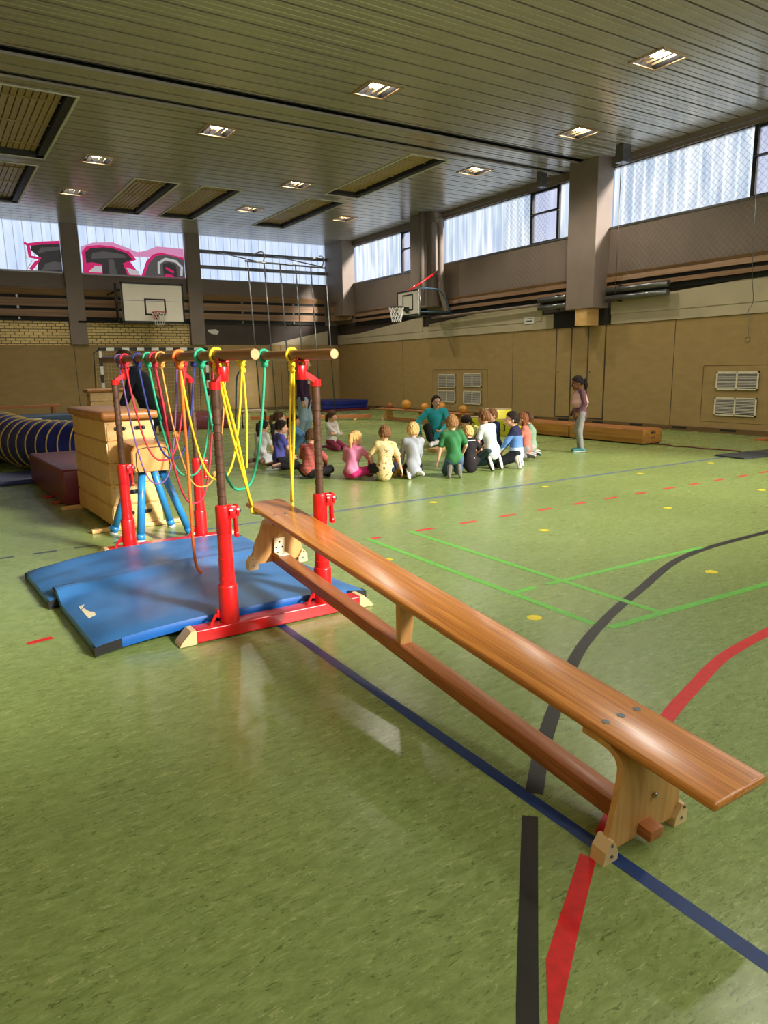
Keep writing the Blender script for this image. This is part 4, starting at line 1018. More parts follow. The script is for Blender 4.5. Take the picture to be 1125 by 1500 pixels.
vent('upper left slatted vent behind the ball bench', 17.42, 18.31, .79, 1.22); vent('upper right slatted vent behind the ball bench', 16.20, 17.03, .84, 1.24); vent('lower left slatted vent behind the ball bench', 17.42, 18.31, .355, .72); vent('lower right slatted vent behind the ball bench', 16.20, 17.03, .33, .72)
b = MB()
for y0, y1, z0, z1 in ((7.62, 9.12, .22, 1.36), (15.95, 18.6, .2, 1.34)):
    for y in (y0, y1): b.b2((XR-.003, y, z0), (XR+.01, y+.012, z1))
    b.b2((XR-.003, y0, z1), (XR+.01, y1, z1+.012)); b.b2((XR-.003, y0, z0), (XR+.01, y1, z0+.008))
struct(b, 'trim_14', M['baseboard'])
# two flush doors beside the big column
for n, y0, y1 in ((1, 12.80, 13.27), (2, 11.74, 12.23)):
    b = MB(); b.b2((XR-.006, y0, .15), (XR+.01, y1, 2.335)); d = b.build('door_%d' % n, M['wall_beige']); d['kind'] = 'structure'
    b = MB()
    for y in (y0-.03, y1): b.b2((XR-.009, y, .12), (XR+.01, y+.03, 2.335))
    b.b2((XR-.009, y0, .12), (XR+.01, y1, .15)); b.build('door_gap', M['darkbrown'], d)
    b = MB(); b.cyl((XR-.012, y1-.06, 1.25), (XR-.004, y1-.06, 1.25), .02, n=14); b.build('door_lock', M['chrome'], d)
# paper notice and ring on a cord
b = MB(); b.box((XR-.049, 14.25, 2.60), (.002, .36, .17)); b.box((XR-.0505, 14.25, 2.64), (.001, .26, .02), mi=1); b.box((XR-.0505, 14.25, 2.58), (.001, .22, .035), mi=1); tag(b.build('paper_notice', [M['white'], M['steel']]), 'white paper notice taped on the cream board of the right wall', 'notice')
t = thing('pull_ring', 'thin pull cord with a ring hanging on the right wall', 'pull cord', (13.55, 8.15, 1.85)); b = MB(); b.tube([(0, .05*math.cos(a*PI/8), .05*math.sin(a*PI/8)) for a in range(16)], .008, 6, closed=True); b.build('ring', M['steel'], t); b = MB(); b.tube(smooth_pts([(0, 0, .05), (0, .0, .35), (0, .03, .55), (0, -.05, .75), (-.3, -.15, 1.4), (-.5, -.2, 3.8)], 4), .006, 6); b.build('cord', M['steel'], t)

# ------------------------------------------------------------------ benches and balls on the right
bench('low wooden gym bench along the right wall with five balls on it', (10.86, 13.30, 0), 0, 0.0, 4.1, M['bench_rail'], M['bench_rail'], (.45, 3.6), (2.05,), w=.27, H=.335, fine=False)
BALL = mat('old_leather_ball', srgb(206, 142, 42), .5, var=.15, scale=10, bump=.15); BALLB = mat('brown_leather_ball', srgb(150, 88, 44), .5, var=.15, scale=10, bump=.15)
for lab_, y, r, m_ in (('small brown ball at the left end of the ball bench', 16.81, .075, BALLB), ('large yellow leather ball, second from left on the bench', 15.99, .130, BALL), ('medium yellow leather ball in the middle of the bench', 15.14, .098, BALL), ('large yellow leather ball beside the seated woman', 14.45, .122, BALL), ('yellow leather ball at the right end of the bench', 13.55, .098, BALL)):
    t = thing('leather_ball', lab_, 'ball', (10.86, y, .336+r), random.random()*3, 'leather balls on the bench')
    b = MB(); b.ball((0, 0, 0), r, (1, 1, 1), 28, 18); b.build('leather', m_, t)
    b = MB(); rr = r*1.0
    for ax in range(3):
        P = []
        for a in range(28):
            c_, s_ = math.cos(a*PI/14)*rr, math.sin(a*PI/14)*rr; P.append(((c_, s_, 0), (c_, 0, s_), (0, c_, s_))[ax])
        b.tube(P, r*.022, 5, closed=True)
    b.build('seam', BALLB, t)
# low box tops
LB = wood('low_box_wood', srgb(150, 98, 40), srgb(188, 132, 62), 1, .4, 5, .2, 30)
def low_box(label, c, l, rz, h=.27):
    t = thing('low_box', label, 'box', (c[0], c[1], 0), rz, 'low wooden boxes on the right'); w = .52
    b = MB(); b.box((0, 0, .02+(h-.02)/2), (w, l, h-.02), bev=.012, seg=2); b.build('body', LB, t, smooth=40)
    b = MB(); b.box((0, 0, h+.003), (w-.05, l-.04, .012), bev=.004); b.build('top_board', M['bench_rail'], t)
    for s in (-1, 1):
        b = MB(); b.tube([(-.05, s*(l/2+.004), h-.06), (.05, s*(l/2+.004), h-.06)], .022, 12); b.build('hand_slot', M['darkbrown'], t)
        b = MB(); b.b2((-w/2+.02, s*(l/2-.06)-.03, 0), (w/2-.02, s*(l/2-.06)+.03, .025)); b.build('foot', M['dark'], t)
    b = MB()
    for k in range(5): b.box((-.06+.03*k, -l/2-.001, .12), (.018, .004, .022))
    b.build('stamp', M['darkbrown'], t)
low_box('long low wooden box, the nearer one, behind the standing girl', (10.98, 9.13, 0), 1.78, -.02); low_box('low wooden box farther along, continuing behind the kneeling children', (11.02, 10.98, 0), 1.85, -.02)
b = MB(); b.tube(smooth_pts([(10.95, 8.2, .012), (10.98, 7.9, .012), (10.90, 7.72, .012), (10.99, 7.5, .012), (10.97, 7.2, .012), (11.03, 6.95, .012), (11.05, 6.6, .012)], 6), .012, 6); tag(b.build('cable', mat('cable_red', srgb(110, 50, 30), .5)), 'reddish brown cable on the floor from the low box to the dark mat', 'cable')
t = thing('rubber_mat', 'thin dark grey rubber mat lying on the floor at right edge', 'mat', (11.0, 6.22, 0), -.1); b = MB(); b.box((0, 0, .012), (1.55, .52, .022), bev=.004); b.build('sheet', M['darkrubber'], t); b = MB(); b.box((-.1, 0, .0238), (.012, .5, .0015)); b.build('fold', M['black'], t)
b = MB(); b.box((13.05, 7.35, .02), (.4, .18, .04), bev=.006); tag(b.build('wooden_board', M['bench_rail']), 'small wooden board on the floor by the wall at right edge', 'board')
# winners' podium
t = thing('winners_podium', 'yellow winners podium with black numbers behind the kneeling children', 'podium', (10.25, 11.66, 0)); YP = mat('podium_yellow', srgb(206, 196, 42), .45, var=.08)
FONTS = []
def digit(ch, parent, loc, size, m):
    cu = bpy.data.curves.new('digit', 'FONT'); cu.body = ch; cu.size = size; cu.extrude = .002; cu.align_x = 'CENTER'
    o = bpy.data.objects.new('digit_tmp', cu); COL.objects.link(o)
    dg = bpy.context.evaluated_depsgraph_get(); me = bpy.data.meshes.new_from_object(o.evaluated_get(dg)); bpy.data.objects.remove(o)
    me.materials.clear(); me.materials.append(m); n = bpy.data.objects.new('number', me); COL.objects.link(n); n.parent = parent
    n.location = loc; n.rotation_euler = (PI/2, 0, -PI/2); return n
for ch, y, w, h in (('2', .50, .50, .335), ('1', .0, .50, .53), ('3', -.50, .50, .335)):
    b = MB(); b.b2((-.22, y-w/2+.002, 0), (.22, y+w/2-.002, h), bev=.02); st = b.build('step', YP, t, smooth=40)
    b = MB(); b.b2((-.20, y-w/2+.01, h), (.22, y+w/2-.01, h+.012), bev=.004); b.build('tread', mat('tread_beige', srgb(170, 150, 110), .7), st)
    digit(ch, st, (-.223, y, h*.30), .22, M['black'])
# upholstered bench, floor beam, teal pole
t = thing('padded_bench', 'low bench with pale top and thin dark legs behind the bars', 'bench', (7.02, 17.45, 0), -.1); b = MB(); b.box((0, 0, .425), (.70, .40, .05), bev=.012); b.build('seat', mat('pale_seat', srgb(196, 180, 150), .6), t)
for x in (-.3, .3):
    for y in (-.15, .15):
        b = MB(); b.cyl((x, y, 0), (x, y, .40), .015, n=10); b.build('leg', M['dark'], t)
t = thing('floor_beam', 'long low balance beam on the floor in front of the back corner', 'balance beam', (9.25, 18.55, 0), -.60); b = MB(); b.box((0, 0, .09), (3.5, .13, .10), bev=.01); b.build('beam', M['bench_rail'], t)
for x in (-1.3, 1.3):
    b = MB(); b.box((x, 0, .02), (.08, .36, .04), bev=.004); b.build('foot', M['box_ply'], t)
b = MB(); b.tube(smooth_pts([(6.22, 16.6, 0), (6.28, 16.6, .6), (6.33, 16.6, 1.2), (6.40, 16.6, 1.40), (6.48, 16.6, 1.44)], 6), .02, 8); tag(b.build('bent_pole', mat('teal_pole', srgb(24, 66, 84), .4)), 'thin dark teal pole with bent top behind the bars', 'pole')
# small things inside the circle
t = thing('wooden_block', 'flat wooden block on the floor in front of the seated woman', 'block', (7.42, 10.0, 0), .4); b = MB(); b.box((0, 0, .03), (.36, .14, .055), bev=.006); b.build('block', M['ply'], t)
b = MB(); b.box((6.25, 12.0, .003), (.25, .14, .004), rot=(0, 0, .3)); tag(b.build('paper_sheet', M['white']), 'white paper sheet on the floor near the standing woman', 'paper')
# ------------------------------------------------------------------ people
def nv(v): v = np.asarray(v, float); return v/np.linalg.norm(v)
def cone(a, b, ra, rb, k=.022): return ('c', np.asarray(a, float), np.asarray(b, float), ra, rb, k)
def elli(c, r, R=None, k=.022): return ('e', np.asarray(c, float), np.asarray(r, float), np.eye(3) if R is None else R, k)
def prim_sdf(q, P):
    if q[0] == 'c':
        a, b, ra, rb = q[1:5]; ba = b-a; L = ba@ba+1e-12
        h = np.clip(((P-a)@ba)/L, 0, 1); return np.linalg.norm(P-a-h[..., None]*ba, axis=-1)-(ra+(rb-ra)*h)
    c, r, R = q[1:4]; p = (P-c)@R; k0 = np.linalg.norm(p/r, axis=-1); k1 = np.linalg.norm(p/(r*r), axis=-1)+1e-9
    return k0*(k0-1)/k1
def prim_box(q):
    if q[0] == 'c':
        a, b, ra, rb = q[1:5]; return np.minimum(a-ra, b-rb), np.maximum(a+ra, b+rb)
    m = q[2].max(); return q[1]-m, q[1]+m
def sdf_mesh(prims, vox, post=None, grow=0.0):
    bx_ = [prim_box(q) for q in prims]; lo = np.min([p[0] for p in bx_], 0)-4*vox-.012; hi = np.max([p[1] for p in bx_], 0)+4*vox+.012
    n = np.ceil((hi-lo)/vox).astype(int)+1; D = np.full(n, .06, np.float32)
    ax = [lo[i]+vox*np.arange(n[i]) for i in range(3)]
    for q, (a, b) in zip(prims, bx_):
        k = q[-1]; mg = k+3*vox+.012
        i0 = np.maximum(0, ((a-mg-lo)/vox).astype(int)); i1 = np.minimum(n, ((b+mg-lo)/vox).astype(int)+2)
        sl = tuple(slice(i0[i], i1[i]) for i in range(3))
        G = np.stack(np.meshgrid(ax[0][sl[0]], ax[1][sl[1]], ax[2][sl[2]], indexing='ij'), -1)
        d = prim_sdf(q, G)-grow; o = D[sl]; h = np.clip(.5+.5*(o-d)/k, 0, 1)
        D[sl] = o*(1-h)+d*h-k*h*(1-h)
    if post is not None:
        G = np.stack(np.meshgrid(*ax, indexing='ij'), -1); D = post(D, G)
    s = D < 0; C = [(i, j, k) for i in (0, 1) for j in (0, 1) for k in (0, 1)]
    def sh(A, c): return A[c[0]:A.shape[0]-1+c[0], c[1]:A.shape[1]-1+c[1], c[2]:A.shape[2]-1+c[2]]
    cnt = sum(sh(s, c).astype(np.int8) for c in C); mask = (cnt > 0) & (cnt < 8)
    I = np.argwhere(mask); idx = -np.ones(mask.shape, np.int64); idx[mask] = np.arange(len(I))
    acc = np.zeros((len(I), 3)); m = np.zeros(len(I))
    for a in C:
        for t in range(3):
            if a[t] == 0:
                c = list(a); c[t] = 1
                da = D[I[:, 0]+a[0], I[:, 1]+a[1], I[:, 2]+a[2]]; db = D[I[:, 0]+c[0], I[:, 1]+c[1], I[:, 2]+c[2]]
                x = (da < 0) != (db < 0); u = np.where(x, da/np.where(x, da-db, 1), 0)
                p = np.array(a, float)[None]+np.eye(3)[t][None]*u[:, None]; acc += p*x[:, None]; m += x
    V = lo+(I+acc/np.maximum(m, 1)[:, None])*vox
    F = []
    for t in range(3):
        a, b2 = [(1, 2), (2, 0), (0, 1)][t]
        e = np.zeros(3, int); e[t] = 1
        s0 = s[tuple(slice(0, n[i]-e[i]) for i in range(3))]; s1 = s[tuple(slice(e[i], n[i]) for i in range(3))]
        X = np.argwhere(s0 != s1); ok = np.ones(len(X), bool)
        for i in (a, b2): ok &= (X[:, i] > 0) & (X[:, i] < n[i]-1)
        X = X[ok]; flip = s0[X[:, 0], X[:, 1], X[:, 2]]
        def at(da, db):
            Y = X.copy(); Y[:, a] += da; Y[:, b2] += db; return idx[Y[:, 0], Y[:, 1], Y[:, 2]]
        Q = np.stack([at(-1, -1), at(0, -1), at(0, 0), at(-1, 0)], 1); Q[~flip] = Q[~flip][:, ::-1]; F.append(Q)
    F = np.concatenate(F); F = F[(F >= 0).all(1)]
    # one light smoothing pass
    for _ in range(1):
        acc = np.zeros_like(V); m = np.zeros(len(V))
        for i in range(4):
            np.add.at(acc, F[:, i], V[F[:, (i+1) % 4]]); np.add.at(m, F[:, i], 1)
        V = V*.5+.5*acc/np.maximum(m, 1)[:, None]
    return V, F
def mesh_obj(name, V, F, m, parent):
    me = bpy.data.meshes.new(name); me.vertices.add(len(V)); me.vertices.foreach_set('co', V.astype(np.float32).ravel())
    me.loops.add(F.size); me.loops.foreach_set('vertex_index', F.astype(np.int32).ravel())
    me.polygons.add(len(F)); me.polygons.foreach_set('loop_start', np.arange(0, F.size, 4, dtype=np.int32))
    me.polygons.foreach_set('use_smooth', np.ones(len(F), bool)); me.update(calc_edges=True); me.validate()
    me.materials.append(m); o = bpy.data.objects.new(name, me); COL.objects.link(o); o.parent = parent; return o
def rotm(axis, deg):
    return np.array(Matrix.Rotation(math.radians(deg), 3, Vector(axis)))
def ik(S_, T, l1, l2, pole):
    d = T-S_; L = np.linalg.norm(d); L2 = min(L, (l1+l2)*.995); dn = d/L; T = S_+dn*L2
    a = (l1*l1-l2*l2+L2*L2)/(2*L2); h = math.sqrt(max(1e-8, l1*l1-a*a)); p = np.asarray(pole, float); p = nv(p-dn*(p@dn))
    return S_+dn*a+p*h, T
CL = {}
def cloth(name, col, pattern=None, col2=None, rough=.8):
    if name in CL: return CL[name]
    m = mat('cloth_'+name, col, rough, var=.10, scale=30, bump=.12, bscale=60, spec=.25)
    nt = m.node_tree; b = nt.nodes['Principled BSDF']
    if pattern:
        tc = N(nt, 'ShaderNodeTexCoord'); sp = N(nt, 'ShaderNodeSeparateXYZ'); nt.links.new(tc.outputs['Object'], sp.inputs[0])
        old = b.inputs['Base Color'].links[0].from_socket; mx = N(nt, 'ShaderNodeMix', data_type='RGBA'); nt.links.new(old, mx.inputs['A']); mx.inputs['B'].default_value = col2 or col
        if pattern == 'stripes':
            w = N(nt, 'ShaderNodeMath', operation='MULTIPLY'); w.inputs[1].default_value = 55; nt.links.new(sp.outputs['Z'], w.inputs[0])
            f = N(nt, 'ShaderNodeMath', operation='FRACT'); nt.links.new(w.outputs[0], f.inputs[0]); g = N(nt, 'ShaderNodeMath', operation='GREATER_THAN'); g.inputs[1].default_value = .62; nt.links.new(f.outputs[0], g.inputs[0]); nt.links.new(g.outputs[0], mx.inputs['Factor'])
        elif pattern == 'spots':
            n = N(nt, 'ShaderNodeTexNoise'); n.inputs['Scale'].default_value = 34; n.inputs['Detail'].default_value = 2; n.inputs['Distortion'].default_value = 1; nt.links.new(tc.outputs['Object'], n.inputs['Vector'])
            g = N(nt, 'ShaderNodeMath', operation='GREATER_THAN'); g.inputs[1].default_value = .63; nt.links.new(n.outputs['Fac'], g.inputs[0]); nt.links.new(g.outputs[0], mx.inputs['Factor'])
        elif pattern == 'bands':
            r = N(nt, 'ShaderNodeValToRGB'); r.color_ramp.interpolation = 'CONSTANT'; e = r.color_ramp.elements; e[0].position = 0; e[0].color = srgb(190, 208, 228); e[1].position = .30; e[1].color = srgb(96, 136, 196); q = e.new(.47); q.color = srgb(40, 42, 72)
            nt.links.new(sp.outputs['Z'], r.inputs[0]); nt.links.new(r.outputs[0], b.inputs['Base Color'])
        if pattern != 'bands': nt.links.new(mx.outputs['Result'], b.inputs['Base Color'])
    CL[name] = m; return m
SKIN = {k: mat('skin_'+k, c, .5, var=.05, scale=20, spec=.35) for k, c in {'fair': srgb(226, 172, 142), 'pale': srgb(214, 166, 138), 'brown': srgb(120, 76, 52)}.items()}
def hairmat(n, c):
    m = mat('hair_'+n, c, .6, spec=.15, var=.35, scale=26, stretch=(1, 1, .25), bump=.35, bscale=70); return m
HAIR = {k: hairmat(k, c) for k, c in {'dark': srgb(40, 30, 26), 'brown': srgb(84, 58, 38), 'midbrown': srgb(124, 86, 54), 'lightbrown': srgb(150, 110, 70), 'blond': srgb(214, 172, 108), 'auburn': srgb(128, 78, 48)}.items()}
LIP = mat('lips', srgb(176, 92, 84), .5, var=.03); EYEW = mat('eye_white', srgb(232, 228, 222), .25, var=.02); EYED = mat('eye_iris', srgb(44, 30, 22), .2, var=.05)
SHOE = {}
def shoe_m(c): 
    k = str(c)
    if k not in SHOE: SHOE[k] = mat('shoe_%d' % len(SHOE), c, .55, var=.08, scale=20)
    return SHOE[k]
# leg poses in units of body height: knee, ankle, foot direction, sole normal
def legs_kneel(sp=.07, splay=0): return {s: ((s*sp*1.1, .195, .048), (s*(sp*.75+splay), -.015, .112), (s*.10, -.22, -.97), (0, -1, .2)) for s in (-1, 1)}
def legs_seiza(sp=.065, splay=.02): return {s: ((s*sp*1.15, .195, .045), (s*(sp*.9+splay), -.03, .05), (s*.35, -.92, -.18), (0, -.15, 1)) for s in (-1, 1)}
def legs_cross(k=.195): return {-1: ((-k, .12, .085), (.03, .19, .045), (.96, .05, -.12), (.1, .35, -.93)), 1: ((k, .12, .085), (-.05, .155, .05), (-.96, .05, -.1), (-.1, .35, -.93))}
def legs_side(): return {-1: ((-.14, .19, .07), (.04, .23, .045), (.9, .35, -.1), (.1, .3, -.93)), 1: ((.20, .11, .10), (.24, .27, .05), (.8, .5, -.05), (.2, .2, -.95))}
def legs_up(): return {-1: ((-.09, .175, .235), (-.08, .27, .045), (0, 1, -.05), (0, 0, -1)), 1: ((.09, .175, .235), (.08, .27, .045), (0, 1, -.05), (0, 0, -1))}
def person(label, pos, face, H, pose, look, adult=False, vox=.0066):
    fx, fy = face; root = thing('person', label, 'person', (pos[0], pos[1], 0), math.atan2(-fx, fy), look.get('group'))
    h = H; hr = np.array((.046, .058, .066) if adult else (.060, .073, .081))*h
    P = np.array(pose['pelvis'])*h; B = rotm((1, 0, 0), -pose.get('lean', 0)) @ rotm((0, 1, 0), pose.get('side', 0)) @ rotm((0, 0, 1), pose.get('twist', 0))
    r, f, u = B[:, 0], B[:, 1], B[:, 2]; tl = .30 if adult else .275; sw = .102 if adult else .088; bw = look.get('build', 1.0)
    Ch = P+u*tl*.68*h; Nk = P+u*tl*h; Sh = {s: P+u*(tl-.022)*h+r*s*sw*h for s in (-1, 1)}
    HR = B*0.5+np.eye(3)*0.5; hy, hp, hroll = pose.get('head', (0, 0))[0], pose.get('head', (0, 0))[1], pose.get('hroll', 0)
    HB = rotm((0, 0, 1), hy) @ rotm((1, 0, 0), -hp-pose.get('lean', 0)*.45) @ rotm((0, 1, 0), hroll)
    Hc = Nk+u*.022*h+f*.010*h+HB[:, 2]*hr[2]*1.0+HB[:, 1]*hr[1]*.12
    torso = [elli(P, np.array((.082*bw, .060*bw, .068))*h, B, .03), cone(P+u*.02*h, Ch, .062*bw*h, .068*bw*h, .03), elli(Ch, np.array((.088*bw, .060*bw, .078))*h, B, .03), cone(Sh[-1]-r*-.01*h, Sh[1]-r*.01*h, .036*h, .036*h, .025)]
    neck = [cone(Nk-u*.03*h, Hc-HB[:, 2]*hr[2]*.5, .030*h*(1 if not adult else .95), .027*h, .014)]
    def hl(x, y, z): return Hc+HB @ (np.array((x, y, z))*hr)
    head = [elli(hl(0, -.04, .08), hr*np.array((.97, 1., .93)), HB, .01), elli(hl(0, .22, -.38), hr*np.array((.74, .72, .60)), HB, .02), cone(hl(0, .93, .02), hl(0, 1.12, -.22), .008*h, .0115*h, .010), elli(hl(0, .78, -.78), hr*np.array((.30, .22, .18)), HB, .015)]
    for s in (-1, 1): head += [elli(hl(s*1.0, -.02, -.10), hr*np.array((.12, .22, .30)), HB @ rotm((0, 0, 1), s*-18), .005), elli(hl(s*.45, .72, -.28), hr*np.array((.3, .24, .24)), HB, .02)]
    l1, l2 = (.162, .142) if adult else (.150, .132); arms = {}; hands = []
    for s in (-1, 1):
        tgt, pole = pose['hands'][s][:2]; T = np.array(tgt)*h; E, Wr = ik(Sh[s], T, l1*h, l2*h, pole)
        arms[s] = [cone(Sh[s], E, .029*bw*h, .0225*h, .012), cone(E, Wr, .0225*h, .0155*h, .008)]
        d = nv(Wr-E); hd = pose['hands'][s][2] if len(pose['hands'][s]) > 2 else None
        if hd is not None: d = nv(np.array(hd))
        pn = pose['hands'][s][3] if len(pose['hands'][s]) > 3 else -r*s
        pn = np.asarray(pn, float); pn = nv(pn-d*(pn@d)); sd = np.cross(d, pn)*s; th = sd if (sd@f) > 0 or True else -sd
        if th @ (f+u*.3) < 0: th = -th
        curl = pose.get('curl', 22)
        for q in (-1, 1): hands.append(cone(Wr+th*q*.004*h, Wr+d*.046*h+th*q*.0125*h, .0115*h, .0095*h, .008))
        for j, ln in zip((-1.5, -.5, .5, 1.5), (.031, .038, .041, .036)):
            b0 = Wr+d*.046*h+th*j*.0105*h; ax = np.cross(d, pn); d1 = nv(d*math.cos(math.radians(curl))+pn*math.sin(math.radians(curl))); d2 = nv(d*math.cos(math.radians(curl*2.3))+pn*math.sin(math.radians(curl*2.3)))
            m1 = b0+d1*ln*.55*h; hands += [cone(b0, m1, .0056*h, .0054*h, .003), cone(m1, m1+d2*ln*.5*h, .0054*h, .0048*h, .003)]
        t0 = Wr+d*.014*h+th*.015*h; t1 = t0+nv(d*.6+th*.75+pn*.2)*.024*h; hands += [cone(t0, t1, .0075*h, .0062*h, .005), cone(t1, t1+nv(d*.85+th*.3+pn*.3)*.020*h, .0062*h, .0052*h, .004)]
    thigh, shank, feet, fr = [], [], [], {}
    for s in (-1, 1):
        kn, an, fd, sn = [np.array(v, float) for v in pose['legs'][s]]; kn, an = kn*h, an*h; hip = P+r*s*.046*h-u*.015*h
        thigh.append(cone(hip, kn, .050*bw*h, .036*h, .03)); shank.append(cone(kn, an, .035*h, .022*h, .02))
        d = nv(fd); n = nv(sn-d*(sn@d)); heel = an-d*.032*h+n*.018*h; toe = heel+d*.135*h; fr[s] = (heel, toe, d, n, an)
        feet += [cone(an, heel, .020*h, .020*h, .012), cone(heel, toe, .019*h, .016*h, .012), cone(an, heel+d*.085*h, .018*h, .017*h, .015)]
    body = torso+neck+head+arms[-1]+arms[1]+hands+thigh+shank+feet
    V, F = sdf_mesh(body, vox); parts = [('body', V, F, SKIN[look.get('skin', 'fair')])]
    # clothes
    fold = lambda amp: (lambda D, G: D+amp*1.5*np.sin(20*G[..., 2]+34*G[..., 0]*G[..., 2]+5*np.sin(9*G[..., 1]+7*G[..., 0]))*(.6+.4*np.sin(13*G[..., 0]-9*G[..., 1])))
    shirt = [elli(q[1], q[2]+.011, q[3], .03) if q[0] == 'e' else cone(q[1], q[2], q[3]+.012, q[4]+.012, .03) for q in torso]
    hem = look.get('hem', .03); shirt.append(elli(P-u*hem*.3*h, np.array((.086*bw, .068*bw, .060+hem))*h+.010, B, .03))
    sl = look.get('sleeve', 1.0)
    for s in (-1, 1):
        a, c = arms[s]; t = .010
        if sl >= 1: shirt += [cone(a[1], a[2], a[3]+t, a[4]+t*1.1, .015), cone(c[1], c[1]+(c[2]-c[1])*.94, c[3]+t*1.1, c[4]+t*.9, .012)]
        elif sl > 0: e = a[1]+(a[2]-a[1])*sl; shirt.append(cone(a[1], e, a[3]+t, a[4]+t*1.9, .015))
    shirt.append(cone(Nk-u*.035*h, Nk-u*.008*h, .040*h, .036*h, .015))
    if look.get('hood'): shirt += [elli(Nk-f*.05*h, np.array((.075, .045, .05))*h, B, .03)]
    if look.get('flare'): shirt.append(cone(P+u*.05*h, P-u*.045*h, .074*h, .088*h, .03))
    V, F = sdf_mesh(shirt, vox*1.15, fold(.0035)); parts.append((look.get('top_name', 'shirt'), V, F, look['shirt']))
    if look.get('vest'):
        vs = [elli(Ch+u*.01*h, np.array((.088, .060, .085))*h+.020, B, .03), cone(Sh[-1]*.88+Ch*.12+u*.004*h, Sh[1]*.88+Ch*.12+u*.004*h, .042*h, .042*h, .03), cone(Ch-u*.01*h, Ch-u*.055*h, .085*h, .105*h, .03)]
        V, F = sdf_mesh(vs, vox*1.15, fold(.002)); parts.append(('vest', V, F, look['vest']))
    pt = look.get('loose', .010); tr = [elli(P-u*.012*h, np.array((.083*bw, .062*bw, .060))*h+pt*.8, B, .03)]
    tr += [cone(q[1], q[2], q[3]+pt, q[4]+pt*1.2, .03) for q in thigh]; ln = look.get('leglen', .9)
    tr += [cone(q[1], q[1]+(q[2]-q[1])*ln, q[3]+pt*1.2, q[4]+pt*look.get('wide', 1.4), .02) for q in shank]
    V, F = sdf_mesh(tr, vox*1.15, fold(.0035)); parts.append(('trousers', V, F, look['trousers']))
    # shoes: upper and sole
    bare = look.get('socks')
    for s in (-1, 1):
        heel, toe, d, n, an = fr[s]; up = [cone(heel-n*.002*h, toe-n*.001*h, .0235*h, .020*h, .012), cone(an+n*.004*h, heel, .024*h, .023*h, .014), cone(an, heel+d*.08*h, .022*h, .021*h, .015)]
        V, F = sdf_mesh(up, vox, None); parts.append(('sock' if bare else 'shoe', V, F, shoe_m(look['shoe'])))
        if not bare:
            sp_ = [cone(heel+n*.014*h-d*.004*h, toe+n*.010*h, .021*h, .019*h, .01), cone(heel+n*.014*h+d*.06*h, toe+n*.010*h-d*.02*h, .023*h, .022*h, .01)]
            c0 = heel; V, F = sdf_mesh(sp_, vox, lambda D, G, c0=c0, n=n: np.maximum(D, np.maximum((c0+n*.012*h-G)@n, (G-c0-n*.030*h)@n)))
            parts.append(('sole', V, F, shoe_m(look['sole'])))
    # hair
    st = look['style']; cut = {'short': (.16, .80, -.55), 'bowl': (.42, 1.05, -.62), 'pony': (.10, .85, -.35), 'bangs': (.46, 1.0, -.35), 'long': (.10, .80, -.95)}[st]
    hp_ = [elli(hl(0, -.10, .12), hr*np.array((1.09, 1.08, 1.03))+.004, HB, .012), elli(hl(0, -.45, -.20), hr*np.array((.92, .72, .75)), HB, .02)]
    tail = []
    if st in ('pony', 'bangs'):
        base = hl(0, -1.02, .25); t1 = base+HB @ np.array((0, -.030, -.012))*h; t2 = t1+np.array((0, 0, 0))+HB[:, 1]*-.012*h-np.array((0, 0, .07))*h; t3 = t2+HB[:, 1]*.004*h-np.array((0, 0, look.get('tail', .07)))*h
        tail = [cone(base, t1, .020*h, .026*h, .01), cone(t1, t2, .026*h, .026*h, .012), cone(t2, t3, .024*h, .009*h, .012)]
    if st == 'long':
        for s in (-1, -.4, .4, 1): tail.append(cone(hl(s*.85, -.55+abs(s)*.45, -.3), hl(s*.85, -.7+abs(s)*.55, -1.3-look.get('tail', .6)), .026*h, .016*h, .02))
    def hpost(D, G, hl=hl):
        L = ((G-Hc) @ HB)/hr; sc = hr.min()
        c = (L[..., 1]-cut[0]-cut[1]*np.maximum(L[..., 2], -.25)-.06*np.sin(9*L[..., 0]))*sc*.8; D = np.maximum(D, c); D = np.maximum(D, (cut[2]-L[..., 2]+.05*np.sin(11*L[..., 0]))*sc)
        return D+.0040*np.sin(15*np.arctan2(L[..., 0], L[..., 1]-.1)+5*L[..., 2]+2*np.sin(7*L[..., 2]+3*L[..., 0]))+.003*np.sin(9*L[..., 0]+2)*np.sin(8*L[..., 2]+5*L[..., 1])
    V, F = sdf_mesh(hp_, vox, hpost); parts.append(('hair', V, F, HAIR[look['hair']]))
    if tail: V, F = sdf_mesh(tail, vox, lambda D, G: D+.002*np.sin(150*G[..., 0])*np.sin(130*G[..., 1]+20*G[..., 2])); parts.append(('ponytail' if st != 'long' else 'long_strands', V, F, HAIR[look['hair']]))
    zmin = min(p[1][:, 2].min() for p in parts); dz = -zmin+.001
    last = None; bo = None
    for nm, V, F, m in parts:
        par = root
        if nm == 'sole' and last is not None: par = last
        o = mesh_obj(nm, V+np.array((0, 0, dz)), F, m, par)
        if nm in ('shoe',): last = o
        if nm == 'body': bo = o
    for s in (-1, 1):
        c = hl(s*.38, .86, .02); b = MB(); b.ball(tuple(c+np.array((0, 0, dz))), .0105*h/1.0*(.9 if not adult else .75), (1.25, .6, .8), 10, 8); b.ball(tuple(c+HB[:, 1]*.0055*h+np.array((0, 0, dz))), .0052*h, (1, .7, 1), 8, 6, mi=1); b.build('eye', [EYEW, EYED], root)
    b = MB(); b.ball(tuple(hl(0, .93, -.50)+np.array((0, 0, dz))), .017*h, (1.1, .35, .32), 12, 8); b.build('mouth', LIP, root)
